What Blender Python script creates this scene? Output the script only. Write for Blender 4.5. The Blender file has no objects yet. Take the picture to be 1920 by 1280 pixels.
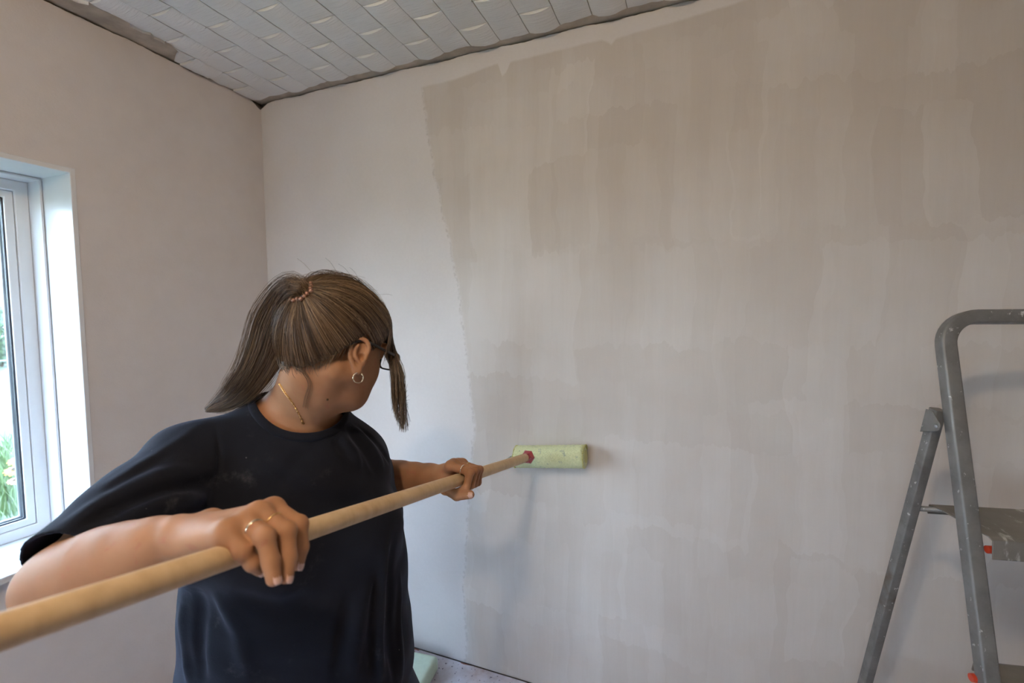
import bpy, bmesh, math, random
import numpy as np
from mathutils import Vector, Matrix

S = bpy.context.scene
COL = S.collection
PI = math.pi
random.seed(7)
rng = np.random.default_rng(11)

# ------------------------------------------------------------------ camera
FPX = 857.1
YAW, PITCH, ROLL = math.radians(21.509), math.radians(3.495), math.radians(-0.4134)
CAM = np.array([1.767, -1.5135, 1.3552])
_F = np.array([-math.sin(YAW) * math.cos(PITCH), math.cos(YAW) * math.cos(PITCH), -math.sin(PITCH)])
_R0 = np.array([math.cos(YAW), math.sin(YAW), 0.0])
_U0 = np.cross(_R0, _F)
_R = math.cos(ROLL) * _R0 + math.sin(ROLL) * _U0
_U = -math.sin(ROLL) * _R0 + math.cos(ROLL) * _U0


def px(x, y, z):
    """a point of the room that the photograph shows at (x, y), z metres deep"""
    return CAM + z * (_F + (x - 960) / FPX * _R - (y - 640) / FPX * _U)


cam = bpy.data.cameras.new('camera')
cam.sensor_width = 36.0
cam.lens = FPX / 1920 * 36.0
cam.clip_start = 0.02
cam.clip_end = 400
cam.dof.use_dof = True
cam.dof.focus_distance = 1.12
cam.dof.aperture_fstop = 3.5
cam_o = bpy.data.objects.new('camera', cam)
COL.objects.link(cam_o)
m = Matrix.Identity(4)
for i in range(3):
    m[i][0], m[i][1], m[i][2], m[i][3] = _R[i], _U[i], -_F[i], CAM[i]
cam_o.matrix_world = m
S.camera = cam_o

# ------------------------------------------------------------------ sky and exposure
S.view_settings.view_transform = 'Standard'
S.view_settings.look = 'None'
S.view_settings.gamma = 1.0
S.view_settings.use_curve_mapping = False
S.view_settings.exposure = 0.56
SKY = 17.0
LAMP_W = 0.25
LAMP_POS = (1.5, -1.87, 2.14)
world = bpy.data.worlds.new('sky')
S.world = world
world.use_nodes = True
wn = world.node_tree.nodes
wl = world.node_tree.links
wn.clear()
w_out = wn.new('ShaderNodeOutputWorld')
w_bg = wn.new('ShaderNodeBackground')
w_tc = wn.new('ShaderNodeTexCoord')
w_sep = wn.new('ShaderNodeSeparateXYZ')
w_rmp = wn.new('ShaderNodeValToRGB')
w_rmp.color_ramp.elements[0].position = 0.0
w_rmp.color_ramp.elements[0].color = (0.72, 0.85, 1.0, 1)
w_rmp.color_ramp.elements[1].position = 0.9
w_rmp.color_ramp.elements[1].color = (0.42, 0.62, 1.0, 1)
w_bg.inputs['Strength'].default_value = SKY
wl.new(w_tc.outputs['Generated'], w_sep.inputs[0])
wl.new(w_sep.outputs['Z'], w_rmp.inputs[0])
wl.new(w_rmp.outputs[0], w_bg.inputs['Color'])
wl.new(w_bg.outputs[0], w_out.inputs[0])
S.cycles.max_bounces = 10
S.cycles.diffuse_bounces = 6
S.cycles.transparent_max_bounces = 16
S.cycles.caustics_reflective = False
S.cycles.caustics_refractive = False


# ------------------------------------------------------------------ helpers
def link(o, parent=None):
    COL.objects.link(o)
    if parent is not None:
        o.parent = parent
    return o


def tag(o, label=None, cat=None, group=None, kind=None):
    if label: o['label'] = label
    if cat: o['category'] = cat
    if group: o['group'] = group
    if kind: o['kind'] = kind
    return o


def empty(name, loc, label=None, cat=None, group=None):
    o = bpy.data.objects.new(name, None)
    o.empty_display_size = 0.1
    o.location = Vector([float(v) for v in loc])
    link(o)
    return tag(o, label, cat, group)


def mesh(name, verts, faces, mat, parent=None, smooth=False, uvs=None):
    """world-space vertices; the parent's location is taken off"""
    v = np.asarray(verts, dtype=float).reshape(-1, 3)
    if parent is not None:
        off = np.zeros(3)
        q = parent
        while q is not None:
            off += np.array(q.location)
            q = q.parent
        v = v - off
    me = bpy.data.meshes.new(name)
    me.from_pydata(v.tolist(), [], [tuple(int(i) for i in f) for f in faces])
    if smooth:
        me.polygons.foreach_set('use_smooth', [True] * len(me.polygons))
    if mat is not None:
        me.materials.append(mat)
    me.update()
    o = bpy.data.objects.new(name, me)
    link(o, parent)
    return o


class MB:
    """collects shapes into one mesh"""
    def __init__(s):
        s.v, s.f = [], []

    def add(s, v, f):
        n = len(s.v)
        s.v += [list(map(float, p)) for p in v]
        s.f += [[i + n for i in q] for q in f]
        return s

    def box(s, a, b):
        x0, y0, z0 = a; x1, y1, z1 = b
        return s.add([(x0, y0, z0), (x1, y0, z0), (x1, y1, z0), (x0, y1, z0), (x0, y0, z1), (x1, y0, z1), (x1, y1, z1), (x0, y1, z1)],
                     [(3, 2, 1, 0), (4, 5, 6, 7), (0, 1, 5, 4), (1, 2, 6, 5), (2, 3, 7, 6), (3, 0, 4, 7)])

    def sweep(s, pts, sect, up=(0, 0, 1), closed=False, cap=True, scale=None):
        """sect: list of (a, b) offsets along side and normal"""
        P = [np.asarray(p, float) for p in pts]
        n, k = len(P), len(sect)
        up = np.asarray(up, float)
        V = []
        prevN = None
        for i in range(n):
            if closed:
                t = P[(i + 1) % n] - P[i - 1]
            else:
                t = P[min(i + 1, n - 1)] - P[max(i - 1, 0)]
            t = t / (np.linalg.norm(t) + 1e-12)
            if prevN is None:
                nn = up - t * (up @ t)
                if np.linalg.norm(nn) < 1e-4:
                    nn = np.array([1.0, 0, 0]) - t * t[0]
            else:
                nn = prevN - t * (prevN @ t)
            nn = nn / (np.linalg.norm(nn) + 1e-12)
            prevN = nn
            b = np.cross(t, nn)
            sc = 1.0 if scale is None else scale[i]
            for (a_, b_) in sect:
                V.append(P[i] + b * a_ * sc + nn * b_ * sc)
        Fc = []
        m_ = n if closed else n - 1
        for i in range(m_):
            for j in range(k):
                i2 = (i + 1) % n
                Fc.append((i * k + j, i * k + (j + 1) % k, i2 * k + (j + 1) % k, i2 * k + j))
        if cap and not closed:
            Fc.append(tuple(range(k - 1, -1, -1)))
            Fc.append(tuple((n - 1) * k + j for j in range(k)))
        return s.add(V, Fc)

    def tube(s, pts, r, k=10, **kw):
        sect = [(math.cos(2 * PI * j / k) * r, math.sin(2 * PI * j / k) * r) for j in range(k)]
        return s.sweep(pts, sect, **kw)

    def lathe(s, base, axis, prof, k=24):
        """prof: (distance along axis, radius)"""
        a = np.asarray(axis, float); a /= np.linalg.norm(a)
        t = np.array([0, 0, 1.0]) if abs(a[2]) < .9 else np.array([1.0, 0, 0])
        u = np.cross(a, t); u /= np.linalg.norm(u)
        w = np.cross(a, u)
        base = np.asarray(base, float)
        V, Fc = [], []
        for (h, r) in prof:
            for j in range(k):
                an = 2 * PI * j / k
                V.append(base + a * h + (u * math.cos(an) + w * math.sin(an)) * r)
        for i in range(len(prof) - 1):
            for j in range(k):
                Fc.append((i * k + j, i * k + (j + 1) % k, (i + 1) * k + (j + 1) % k, (i + 1) * k + j))
        Fc.append(tuple(range(k - 1, -1, -1)))
        Fc.append(tuple((len(prof) - 1) * k + j for j in range(k)))
        return s.add(V, Fc)

    def build(s, name, mat, parent=None, smooth=False, bevel=0, label=None):
        o = mesh(name, s.v, s.f, mat, parent, smooth)
        if bevel:
            bm = bmesh.new(); bm.from_mesh(o.data)
            bmesh.ops.recalc_face_normals(bm, faces=bm.faces)
            bm.to_mesh(o.data); bm.free()
            md = o.modifiers.new('bevel', 'BEVEL')
            md.width = bevel; md.segments = 2; md.limit_method = 'ANGLE'
        if label: o['label'] = label
        return o


def shade_auto(o, ang=40):
    """smooth shading with sharp edges by angle"""
    bm = bmesh.new(); bm.from_mesh(o.data)
    bmesh.ops.recalc_face_normals(bm, faces=bm.faces)
    for e in bm.edges:
        if len(e.link_faces) == 2 and e.calc_face_angle(0) > math.radians(ang):
            e.smooth = False
    for f in bm.faces: f.smooth = True
    bm.to_mesh(o.data); bm.free()
    return o


# ------------------------------------------------------------------ materials
class NT:
    def __init__(s, name):
        s.m = bpy.data.materials.new(name); s.m.use_nodes = True
        s.t = s.m.node_tree; s.n = s.t.nodes; s.l = s.t.links
        s.bsdf = s.n['Principled BSDF']

    def new(s, typ, **kw):
        n = s.n.new(typ)
        for k, v in kw.items():
            if hasattr(n, k) and k not in n.inputs: setattr(n, k, v)
            else: n.inputs[k].default_value = v
        return n

    def val(s, sock, v):
        if hasattr(v, 'is_output') or isinstance(v, bpy.types.NodeSocket): s.l.new(v, sock)
        else: sock.default_value = v

    def math(s, op, a, b=0.0, c=0.0, clamp=False):
        n = s.n.new('ShaderNodeMath'); n.operation = op; n.use_clamp = clamp
        s.val(n.inputs[0], a); s.val(n.inputs[1], b); s.val(n.inputs[2], c)
        return n.outputs[0]

    def coords(s, scale=(1, 1, 1), loc=(0, 0, 0), rot=(0, 0, 0), kind='Object', vec=None):
        mp = s.n.new('ShaderNodeMapping')
        mp.inputs['Scale'].default_value = scale; mp.inputs['Location'].default_value = loc
        mp.inputs['Rotation'].default_value = rot
        if vec is None:
            tc = s.n.new('ShaderNodeTexCoord'); vec = tc.outputs[kind]
        s.l.new(vec, mp.inputs[0])
        return mp.outputs[0]

    def noise(s, vec, scale=5, detail=4, rough=0.5, out='Fac'):
        n = s.n.new('ShaderNodeTexNoise'); n.inputs['Scale'].default_value = scale
        n.inputs['Detail'].default_value = detail; n.inputs['Roughness'].default_value = rough
        if vec is not None: s.l.new(vec, n.inputs['Vector'])
        return n.outputs[out]

    def ramp(s, fac, stops):
        r = s.n.new('ShaderNodeValToRGB'); e = r.color_ramp.elements
        while len(e) < len(stops): e.new(0.5)
        for i, (p, c) in enumerate(stops):
            e[i].position = p
            e[i].color = (c, c, c, 1) if isinstance(c, (int, float)) else (*c, 1)
        s.l.new(fac, r.inputs[0])
        return r.outputs[0]

    def mix(s, fac, a, b, mode='MIX'):
        n = s.n.new('ShaderNodeMix'); n.data_type = 'RGBA'; n.blend_type = mode
        s.val(n.inputs[0], fac)
        for sock, v in ((n.inputs[6], a), (n.inputs[7], b)):
            if isinstance(v, tuple): sock.default_value = (*v, 1) if len(v) == 3 else v
            else: s.l.new(v, sock)
        return n.outputs[2]

    def maprange(s, v, a, b, c=0.0, d=1.0, smooth=True):
        n = s.n.new('ShaderNodeMapRange')
        if smooth: n.interpolation_type = 'SMOOTHSTEP'
        for i, q in enumerate((v, a, b, c, d)): s.val(n.inputs[i], q)
        return n.outputs[0]

    def curve(s, v, pts):
        n = s.n.new('ShaderNodeFloatCurve')
        c = n.mapping.curves[0]
        while len(c.points) < len(pts): c.points.new(0.5, 0.5)
        for i, (a, b) in enumerate(pts):
            c.points[i].location = (a, b); c.points[i].handle_type = 'VECTOR'
        n.mapping.update()
        s.val(n.inputs['Value'], v)
        return n.outputs[0]

    def bump(s, h, strength=0.3, dist=0.01, normal=None):
        b = s.n.new('ShaderNodeBump'); b.inputs['Strength'].default_value = strength
        b.inputs['Distance'].default_value = dist
        s.l.new(h, b.inputs['Height'])
        if normal is not None: s.l.new(normal, b.inputs['Normal'])
        s.l.new(b.outputs[0], s.bsdf.inputs['Normal'])
        return b.outputs[0]

    def set(s, **kw):
        names = {'color': 'Base Color', 'rough': 'Roughness', 'metal': 'Metallic', 'spec': 'Specular IOR Level', 'sheen': 'Sheen Weight',
                 'sss': 'Subsurface Weight', 'trans': 'Transmission Weight', 'coat': 'Coat Weight'}
        for k, v in kw.items():
            sock = s.bsdf.inputs[names[k]]
            if isinstance(v, tuple): sock.default_value = (*v, 1) if len(v) == 3 else v
            else: s.val(sock, v)
        return s


def simple(name, color, rough=0.5, metal=0.0, var=0.12, scale=20, bump=0.0, spec=0.5):
    t = NT(name)
    co = t.coords()
    n = t.noise(co, scale, 5, 0.6)
    dk = tuple(c * (1 - var) for c in color); lt = tuple(min(1, c * (1 + var)) for c in color)
    t.set(color=t.ramp(n, [(0.3, dk), (0.7, lt)]), rough=rough, metal=metal, spec=spec)
    if bump: t.bump(n, bump, 0.002)
    return t.m


def mat_plain_wall():
    t = NT('primed_plaster')
    co = t.coords()
    a = t.noise(co, 1.3, 4, 0.55); b = t.noise(t.coords((1, 1, 1)), 14, 5, 0.6)
    f = t.math('ADD', t.math('MULTIPLY', a, 0.7), t.math('MULTIPLY', b, 0.3))
    t.set(color=t.ramp(f, [(0.35, (0.585, 0.54, 0.52)), (0.65, (0.655, 0.61, 0.59))]), rough=0.85, spec=0.25)
    h = t.math('ADD', t.noise(co, 9, 6, 0.6), t.math('MULTIPLY', t.noise(co, 160, 3, 0.6), 0.25))
    t.bump(h, 0.22, 0.006)
    return t.m


def mat_rolled_wall():
    """primed wall, the part right of a ragged edge freshly rolled in overlapping strokes"""
    t = NT('freshly_rolled_plaster')
    tc = t.n.new('ShaderNodeTexCoord'); vec = tc.outputs['Object']
    sp = t.n.new('ShaderNodeSeparateXYZ'); t.l.new(vec, sp.inputs[0])
    x, z = sp.outputs['X'], sp.outputs['Z']
    zn = t.math('DIVIDE', z, 2.4)
    edge = [(0.092, .973), (0.303, .96), (0.624, .987), (0.812, 1.006), (0.934, 1.014), (1.094, .999), (1.253, .983), (1.411, .963),
            (1.57, .935), (1.689, .908), (1.869, .865), (2.028, .834), (2.224, .816)]
    xb = t.curve(zn, [(0, .97)] + [(a / 2.4, b) for a, b in edge] + [(1, .81)])
    rag = t.math('MULTIPLY', t.math('SUBTRACT', t.noise(t.coords((1, 1, 1), vec=vec), 9, 7, 0.8), 0.5), 0.06)
    dx = t.math('ADD', t.math('SUBTRACT', x, xb), rag)
    m1 = t.maprange(dx, -0.002, 0.012)
    # ragged top of the strokes
    zt = t.curve(t.math('DIVIDE', x, 4.0), [(0, .917), (.83 / 4, .917), (.95 / 4, .918), (1.118 / 4, .927), (1.126 / 4, .927), (1.13 / 4, .908), (1.155 / 4, .908),
                                            (1.16 / 4, .925), (1.498 / 4, .928), (1.503 / 4, .919), (1.518 / 4, .919), (1.523 / 4, .925), (1.73 / 4, .930), (1.9 / 4, .936), (2.2 / 4, .945), (1, .96)])
    dz = t.math('ADD', t.math('SUBTRACT', zt, zn), t.math('MULTIPLY', rag, 0.12))
    m2 = t.maprange(dz, -0.001, 0.004)
    mask = t.math('MULTIPLY', m1, m2)
    # overlapping roller strokes
    wob = t.noise(t.coords((1, 1, 1), vec=vec), 3.0, 3, 0.5, 'Color')
    vm = t.n.new('ShaderNodeVectorMath'); vm.operation = 'MULTIPLY_ADD'
    t.l.new(wob, vm.inputs[0]); vm.inputs[1].default_value = (.13, 0, .13); t.l.new(vec, vm.inputs[2])
    wob2 = t.noise(t.coords((1, 1, .3), vec=vec), 26.0, 3, 0.6, 'Color')
    vm2 = t.n.new('ShaderNodeVectorMath'); vm2.operation = 'MULTIPLY_ADD'
    t.l.new(wob2, vm2.inputs[0]); vm2.inputs[1].default_value = (.03, 0, .10); t.l.new(vm.outputs[0], vm2.inputs[2])

    def strokes(w, h, off, rotz):
        v = t.coords((1, 1, 1), (off, off * .7, 0), (PI / 2, 0, rotz), vec=vm2.outputs[0])
        b = t.n.new('ShaderNodeTexBrick')
        b.inputs['Scale'].default_value = 1.0
        b.inputs['Color1'].default_value = (0, 0, 0, 1); b.inputs['Color2'].default_value = (1, 1, 1, 1)
        b.inputs['Mortar Size'].default_value = 0.0
        b.inputs['Brick Width'].default_value = w; b.inputs['Row Height'].default_value = h
        b.offset = 0.37; b.offset_frequency = 2; b.squash = 0.7; b.squash_frequency = 3
        t.l.new(v, b.inputs['Vector'])
        return b.outputs['Color']
    s1 = strokes(.155, .31, .13, 0.02); s2 = strokes(.24, .44, .57, -.03); s3 = strokes(.09, .52, .91, 0.01)
    streak = t.noise(t.coords((16, 1, 1.1), vec=vec), 1.0, 5, 0.6)
    cloud = t.noise(t.coords((1, 1, 1), vec=vec), 2.1, 4, 0.55)
    fine = t.noise(t.coords((120, 1, 9), vec=vec), 1.0, 3, 0.6)
    grain = t.noise(t.coords((1, 1, 1), vec=vec), 90, 4, 0.7)
    f = t.math('MULTIPLY', s1, .13)
    f = t.math('ADD', f, t.math('MULTIPLY', s2, .14))
    f = t.math('ADD', f, t.math('MULTIPLY', s3, .07))
    f = t.math('ADD', f, t.math('MULTIPLY', streak, .20))
    f = t.math('ADD', f, t.math('MULTIPLY', cloud, .5))
    f = t.math('ADD', f, t.math('MULTIPLY', fine, .08))
    wet = t.ramp(f, [(0.30, (0.46, 0.405, 0.365)), (0.52, (0.52, 0.47, 0.43)), (0.74, (0.60, 0.56, 0.53))])
    dryf = t.math('ADD', t.math('MULTIPLY', cloud, .7), t.math('MULTIPLY', grain, .3))
    dry = t.ramp(dryf, [(0.35, (0.60, 0.565, 0.55)), (0.65, (0.665, 0.63, 0.615))])
    # ridge of dried paint along the edge
    rn = t.maprange(t.noise(t.coords((1, 1, 1), vec=vec), 60, 3, .6), .42, .60)
    ridge = t.math('MULTIPLY', t.math('MULTIPLY', t.maprange(t.math('ABSOLUTE', dx), .007, .0015), m2), rn)
    c = t.mix(mask, dry, wet)
    c = t.mix(t.math('MULTIPLY', ridge, .35), c, (0.36, .32, .29))
    t.set(color=c, rough=t.math('SUBTRACT', 0.85, t.math('MULTIPLY', mask, 0.12)), spec=0.3)
    h = t.math('ADD', t.math('MULTIPLY', grain, .25), t.math('MULTIPLY', t.math('MULTIPLY', fine, mask), .18))
    h = t.math('ADD', h, t.math('MULTIPLY', ridge, .7))
    h = t.math('ADD', h, t.math('MULTIPLY', t.noise(t.coords((1, 1, 1), vec=vec), 9, 5, .6), .8))
    t.bump(h, 0.22, 0.006)
    return t.m


def mat_tile():
    t = NT('white_polystyrene')
    co = t.coords()
    w = t.noise(t.coords((14, 150, 1)), 1.0, 3, 0.6)
    w2 = t.noise(t.coords((1, 1, 1)), 120, 3, 0.6)
    t.set(color=t.ramp(t.noise(co, 3, 3), [(.3, (.70, .69, .665)), (.7, (.77, .755, .725))]), rough=0.6, spec=0.3)
    h = t.math('ADD', w, t.math('MULTIPLY', w2, .3))
    t.bump(h, 0.55, 0.004)
    return t.m


def mat_floor():
    t = NT('paint_splashed_floor')
    co = t.coords()
    n = t.noise(co, 6, 5, .6); d = t.noise(co, 45, 3, .5); sp = t.noise(co, 75, 2, .5)
    c = t.ramp(n, [(.35, (.34, .24, .22)), (.45, (.50, .44, .46)), (.62, (.66, .64, .70))])
    c = t.mix(t.maprange(t.noise(t.coords((1, 3, 1), (3, 1, 0)), 4.2, 4, .5), .575, .595), c, (.24, .065, .035))
    c = t.mix(t.maprange(sp, .66, .70), c, (.12, .10, .13))
    t.set(color=c, rough=.55)
    t.bump(d, .15, .004)
    return t.m


M = {}
M['wall'] = mat_plain_wall()
M['rolled'] = mat_rolled_wall()
M['tile'] = mat_tile()
M['floor'] = mat_floor()
M['ceil_base'] = simple('bare_ceiling_plaster', (.44, .375, .30), .9, var=.22, scale=14, bump=.3)
M['bare'] = simple('bare_grey_plaster', (.33, .30, .27), .9, var=.15, scale=5, bump=.2)
M['mortar'] = simple('old_masonry_gap_shade', (.10, .08, .065), .95, var=.4, scale=40)  # old masonry, its dark tone also standing for shade in the wall gaps
M['white_paint'] = simple('white_gloss_paint', (.66, .66, .67), .28, var=.03, scale=8, bump=.05)
M['pvc'] = simple('white_pvc', (.74, .75, .76), .35, var=.02)
M['rubber'] = simple('dark_gasket', (.02, .022, .035), .5)
M['spacer'] = simple('aluminium_spacer', (.45, .47, .5), .35, metal=1.0)


def mat_glass(name, tint=(1, 1, 1), refl=.07):
    t = NT(name)
    tr = t.n.new('ShaderNodeBsdfTransparent'); tr.inputs[0].default_value = (*tint, 1)
    gl = t.n.new('ShaderNodeBsdfGlossy'); gl.inputs['Roughness'].default_value = 0.02
    mx = t.n.new('ShaderNodeMixShader'); mx.inputs[0].default_value = refl
    t.l.new(tr.outputs[0], mx.inputs[1]); t.l.new(gl.outputs[0], mx.inputs[2])
    t.l.new(mx.outputs[0], t.n['Material Output'].inputs[0])
    return t.m


M['glass'] = mat_glass('window_glass', (.95, .97, .97))

# ------------------------------------------------------------------ room shell
H = 2.28
RX, RY = 3.4, -3.7          # the room runs x 0..RX, y RY..0


def wob1(t, seed, amp, freqs=(3, 7, 17, 41)):
    r = np.random.default_rng(seed)
    s = 0
    for i, f in enumerate(freqs):
        s = s + np.sin(np.asarray(t) * f * 2 * PI / 1.0 + r.uniform(0, 6.28)) / (i + 1)
    return s * amp / 1.6


def plaster_top(t, seed):
    """height of the ragged upper edge of the plaster, t metres from the corner"""
    t = np.asarray(t, float)
    h = H - .005 + wob1(t, seed, .0035)
    h = h - .022 * np.exp(-(t / .035) ** 2)
    return np.minimum(h, H - .001)


def wall_sheet(name, horiz, thick_dir, seed, mat, hole=None, length=4.0, nseg=520):
    """plaster coat 12 mm thick with a ragged top edge; horiz(t) gives the xy of its face"""
    mb = MB()
    ts = np.linspace(0, length, nseg)
    top = plaster_top(ts, seed)
    cuts = sorted(set([0.0, length] + ([hole[0], hole[1]] if hole else [])))
    td = np.array(thick_dir)
    for i in range(nseg - 1):
        t0, t1 = ts[i], ts[i + 1]
        spans = [(0.0, None)]
        if hole and not (t1 <= hole[0] or t0 >= hole[1]):
            # clip the strip to the hole's edges
            a0, a1 = max(t0, hole[0]), min(t1, hole[1])
            for (s0, s1) in ((t0, a0), (a1, t1)):
                if s1 - s0 > 1e-6:
                    _strip(mb, horiz, td, s0, s1, 0, None, top[i], top[i + 1])
            _strip(mb, horiz, td, a0, a1, 0, hole[2], top[i], top[i + 1])
            _strip(mb, horiz, td, a0, a1, hole[3], None, top[i], top[i + 1])
        else:
            _strip(mb, horiz, td, t0, t1, 0, None, top[i], top[i + 1])
    return mb.build(name, mat)


def _strip(mb, horiz, td, t0, t1, z0, z1, h0, h1):
    a, b = np.array([*horiz(t0), 0.0]), np.array([*horiz(t1), 0.0])
    za = h0 if z1 is None else z1
    zb = h1 if z1 is None else z1
    V = [a + (0, 0, z0), b + (0, 0, z0), b + (0, 0, zb), a + (0, 0, za)]
    V += [v + td * .012 for v in V[:4]]
    mb.add(V, [(0, 1, 2, 3), (3, 2, 6, 7)] + ([(1, 0, 4, 5)] if z0 > 0 else []))


WIN = (.684, 1.92, .632, 1.795)      # along the left wall: near edge, far edge, sill height, head height
w = wall_sheet('wall_back', lambda t: (t, 0.0), (0, 1, 0), 3, M['rolled'], length=RX)
tag(w, kind='structure')
w = wall_sheet('wall_left', lambda t: (0.0, -t), (-1, 0, 0), 5, M['wall'], hole=WIN, length=-RY)
tag(w, kind='structure')
# masonry behind the plaster
mb = MB().box((-.30, .012, -.05), (RX + .3, .3, H + .1))
o = mb.build('masonry_back', M['mortar'], w); o.parent = bpy.data.objects['wall_back']
mb = MB()
mb.box((-.30, -WIN[0], -.05), (-.012, .012, H + .1))
mb.box((-.30, RY - .3, -.05), (-.012, -WIN[1], H + .1))
mb.box((-.30, -WIN[1], -.05), (-.012, -WIN[0], WIN[2] - .012))
mb.box((-.30, -WIN[1], WIN[3] + .02), (-.012, -WIN[0], H + .1))
o = mb.build('masonry_left', M['mortar'], w)
tag(MB().box((RX, RY - .3, 0), (RX + .25, .0, H)).build('wall_right', M['bare']), kind='structure')
W2 = (.10, 1.14, .66, 1.76)                   # unseen window added behind the camera to light the lower back wall
mb = MB().box((0, RY - .25, 0), (RX, RY, W2[2])).box((0, RY - .25, W2[3]), (RX, RY, H)).box((0, RY - .25, W2[2]), (W2[0], RY, W2[3])).box((W2[1], RY - .25, W2[2]), (RX, RY, W2[3]))
tag(mb.build('wall_front', M['bare']), kind='structure')
fl = tag(MB().box((-.3, RY - .3, -.1), (RX + .3, -.006, 0)).build('floor', M['floor']), kind='structure')
MB().box((-.3, -.006, -.1), (RX + .3, .3, -.012)).build('floor_gap_shade', M['mortar'], fl)  # dark strip put in for the shade of the gap under the wall
ceil = tag(MB().box((-.3, RY - .3, H), (RX + .3, .3, H + .12)).build('ceiling', M['ceil_base']), kind='structure')

# ceiling tiles: each moulded into 4 x 4 woven squares
SQ = .105
X0, Y0 = -.005, -.035


def square_patch(mb, x0, y0, kind, N=6):
    """one woven square hanging from the ceiling; kind 0 runs along y, 1 along x"""
    base = H - .006
    n = len(mb.v)
    g = np.linspace(0, 1, N + 1)
    V = []
    for j in range(N + 1):
        for i in range(N + 1):
            u, v = g[i], g[j]
            s = v if kind == 0 else u
            c = u if kind == 0 else v
            bulge = (.0025 if kind == 0 else .0095) * (math.sin(PI * s) ** .8) + .0012 * math.sin(PI * c)
            e = .0012
            V.append((x0 + e + u * (SQ - 2 * e), y0 - e - v * (SQ - 2 * e), base - bulge))
    Fc = []
    k = N + 1
    for j in range(N):
        for i in range(N):
            Fc.append((j * k + i, j * k + i + 1, (j + 1) * k + i + 1, (j + 1) * k + i))
    # skirt up to the ceiling
    ring = [i for i in range(k)] + [j * k + N for j in range(1, k)] + [N * k + i for i in range(N - 1, -1, -1)] + [j * k for j in range(N - 1, 0, -1)]
    b0 = len(V)
    for r_ in ring: V.append((V[r_][0], V[r_][1], H - .0005))
    L = len(ring)
    for q in range(L):
        Fc.append((ring[(q + 1) % L], ring[q], b0 + q, b0 + (q + 1) % L))
    mb.add(V, Fc)


def back_edge(x):
    return -.041 + wob1(x, 21, .010, (2, 5, 11, 23)) + .012 * np.exp(-((x - .70) / .04) ** 2)


def left_edge(y):
    broken = 1 / (1 + np.exp(-(-y - .385) / .004))
    return .012 + wob1(y, 33, .006, (4, 9, 21, 45)) + broken * (.088 + wob1(y, 35, .022, (2, 5, 13, 31)))


shared = None
nx, ny = int(math.ceil(RX / (4 * SQ))), int(math.ceil(-RY / (4 * SQ)))
for tj in range(ny):
    for ti in range(nx):
        ox, oy = X0 + ti * 4 * SQ, Y0 - tj * 4 * SQ
        edge_tile = ti == 0 or tj == 0 or ti == nx - 1 or tj == ny - 1
        if not edge_tile and shared is not None:
            o = bpy.data.objects.new('ceiling_tile', shared)
            o.location = (ox, oy, 0); link(o, ceil)
            continue
        mb = MB()
        for j in range(4):
            for i in range(4):
                xx, yy = ox + i * SQ, oy - j * SQ
                if xx > RX - .02 or yy < RY + .02: continue
                square_patch(mb, xx, yy, (i + j + 1) % 2)
        if not mb.v: continue
        V = np.array(mb.v)
        if edge_tile:
            V[:, 1] = np.minimum(V[:, 1], back_edge(V[:, 0])); V[:, 0] = np.maximum(V[:, 0], left_edge(V[:, 1]))
            V[:, 0] = np.minimum(V[:, 0], RX - .01); V[:, 1] = np.maximum(V[:, 1], RY + .01)
        V -= (ox, oy, 0)
        o = mesh('ceiling_tile', V, mb.f, M['tile'])
        o.location = (ox, oy, 0); o.parent = ceil
        shade_auto(o, 35)
        if not edge_tile: shared = o.data

# ------------------------------------------------------------------ window
wy0, wy1, wz0, wz1 = -WIN[1], -WIN[0], WIN[2], WIN[3]
win = empty('window_1', (0, (wy0 + wy1) / 2, wz0)); win['kind'] = 'structure'
FX = -.215                                   # face of the frame
# reveal boards
mb = MB().box((-.30, wy1 - .002, wz0), (.002, wy1 + .012, wz1 + .012))
o = mb.build('reveal_board', M['white_paint'], win, bevel=.002)
mb = MB().box((-.30, wy1 - .010, wz0 + .018), (-.150, wy1 - .003, wz1 - .004)); mb.build('reveal_strip', M['white_paint'], win, bevel=.002)
mb = MB().box((-.30, wy0 - .012, wz0), (.002, wy0 + .002, wz1 + .012)); mb.build('reveal_board', M['white_paint'], win, bevel=.002)
mb = MB().box((-.30, wy0, wz1 - .004), (.002, wy1, wz1 + .012)); mb.build('reveal_board', M['white_paint'], win, bevel=.002)
mb = MB().box((-.30, wy0, wz1 - .012), (-.150, wy1, wz1 - .005)); mb.build('reveal_strip', M['white_paint'], win, bevel=.002)
# sill
mb = MB().box((-.30, wy0 - .03, wz0 - .004), (.035, wy1 + .03, wz0 + .017)); mb.build('window_sill', M['white_paint'], win, bevel=.004)


def frame_ring(name, y0, y1, z0, z1, wd, xa, xb, mat, parent):
    mb = MB()
    O = [(y0, z0), (y1, z0), (y1, z1), (y0, z1)]
    I = [(y0 + wd, z0 + wd), (y1 - wd, z0 + wd), (y1 - wd, z1 - wd), (y0 + wd, z1 - wd)]
    V = [(xa, *p) for p in O] + [(xa, *p) for p in I] + [(xb, *p) for p in O] + [(xb, *p) for p in I]
    Fc = []
    for i in range(4):
        j = (i + 1) % 4
        Fc += [(i, j, 4 + j, 4 + i), (8 + j, 8 + i, 12 + i, 12 + j), (4 + i, 4 + j, 12 + j, 12 + i), (j, i, 8 + i, 8 + j)]
    mb.add(V, Fc)
    return mb.build(name, mat, parent, bevel=.003)


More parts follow.
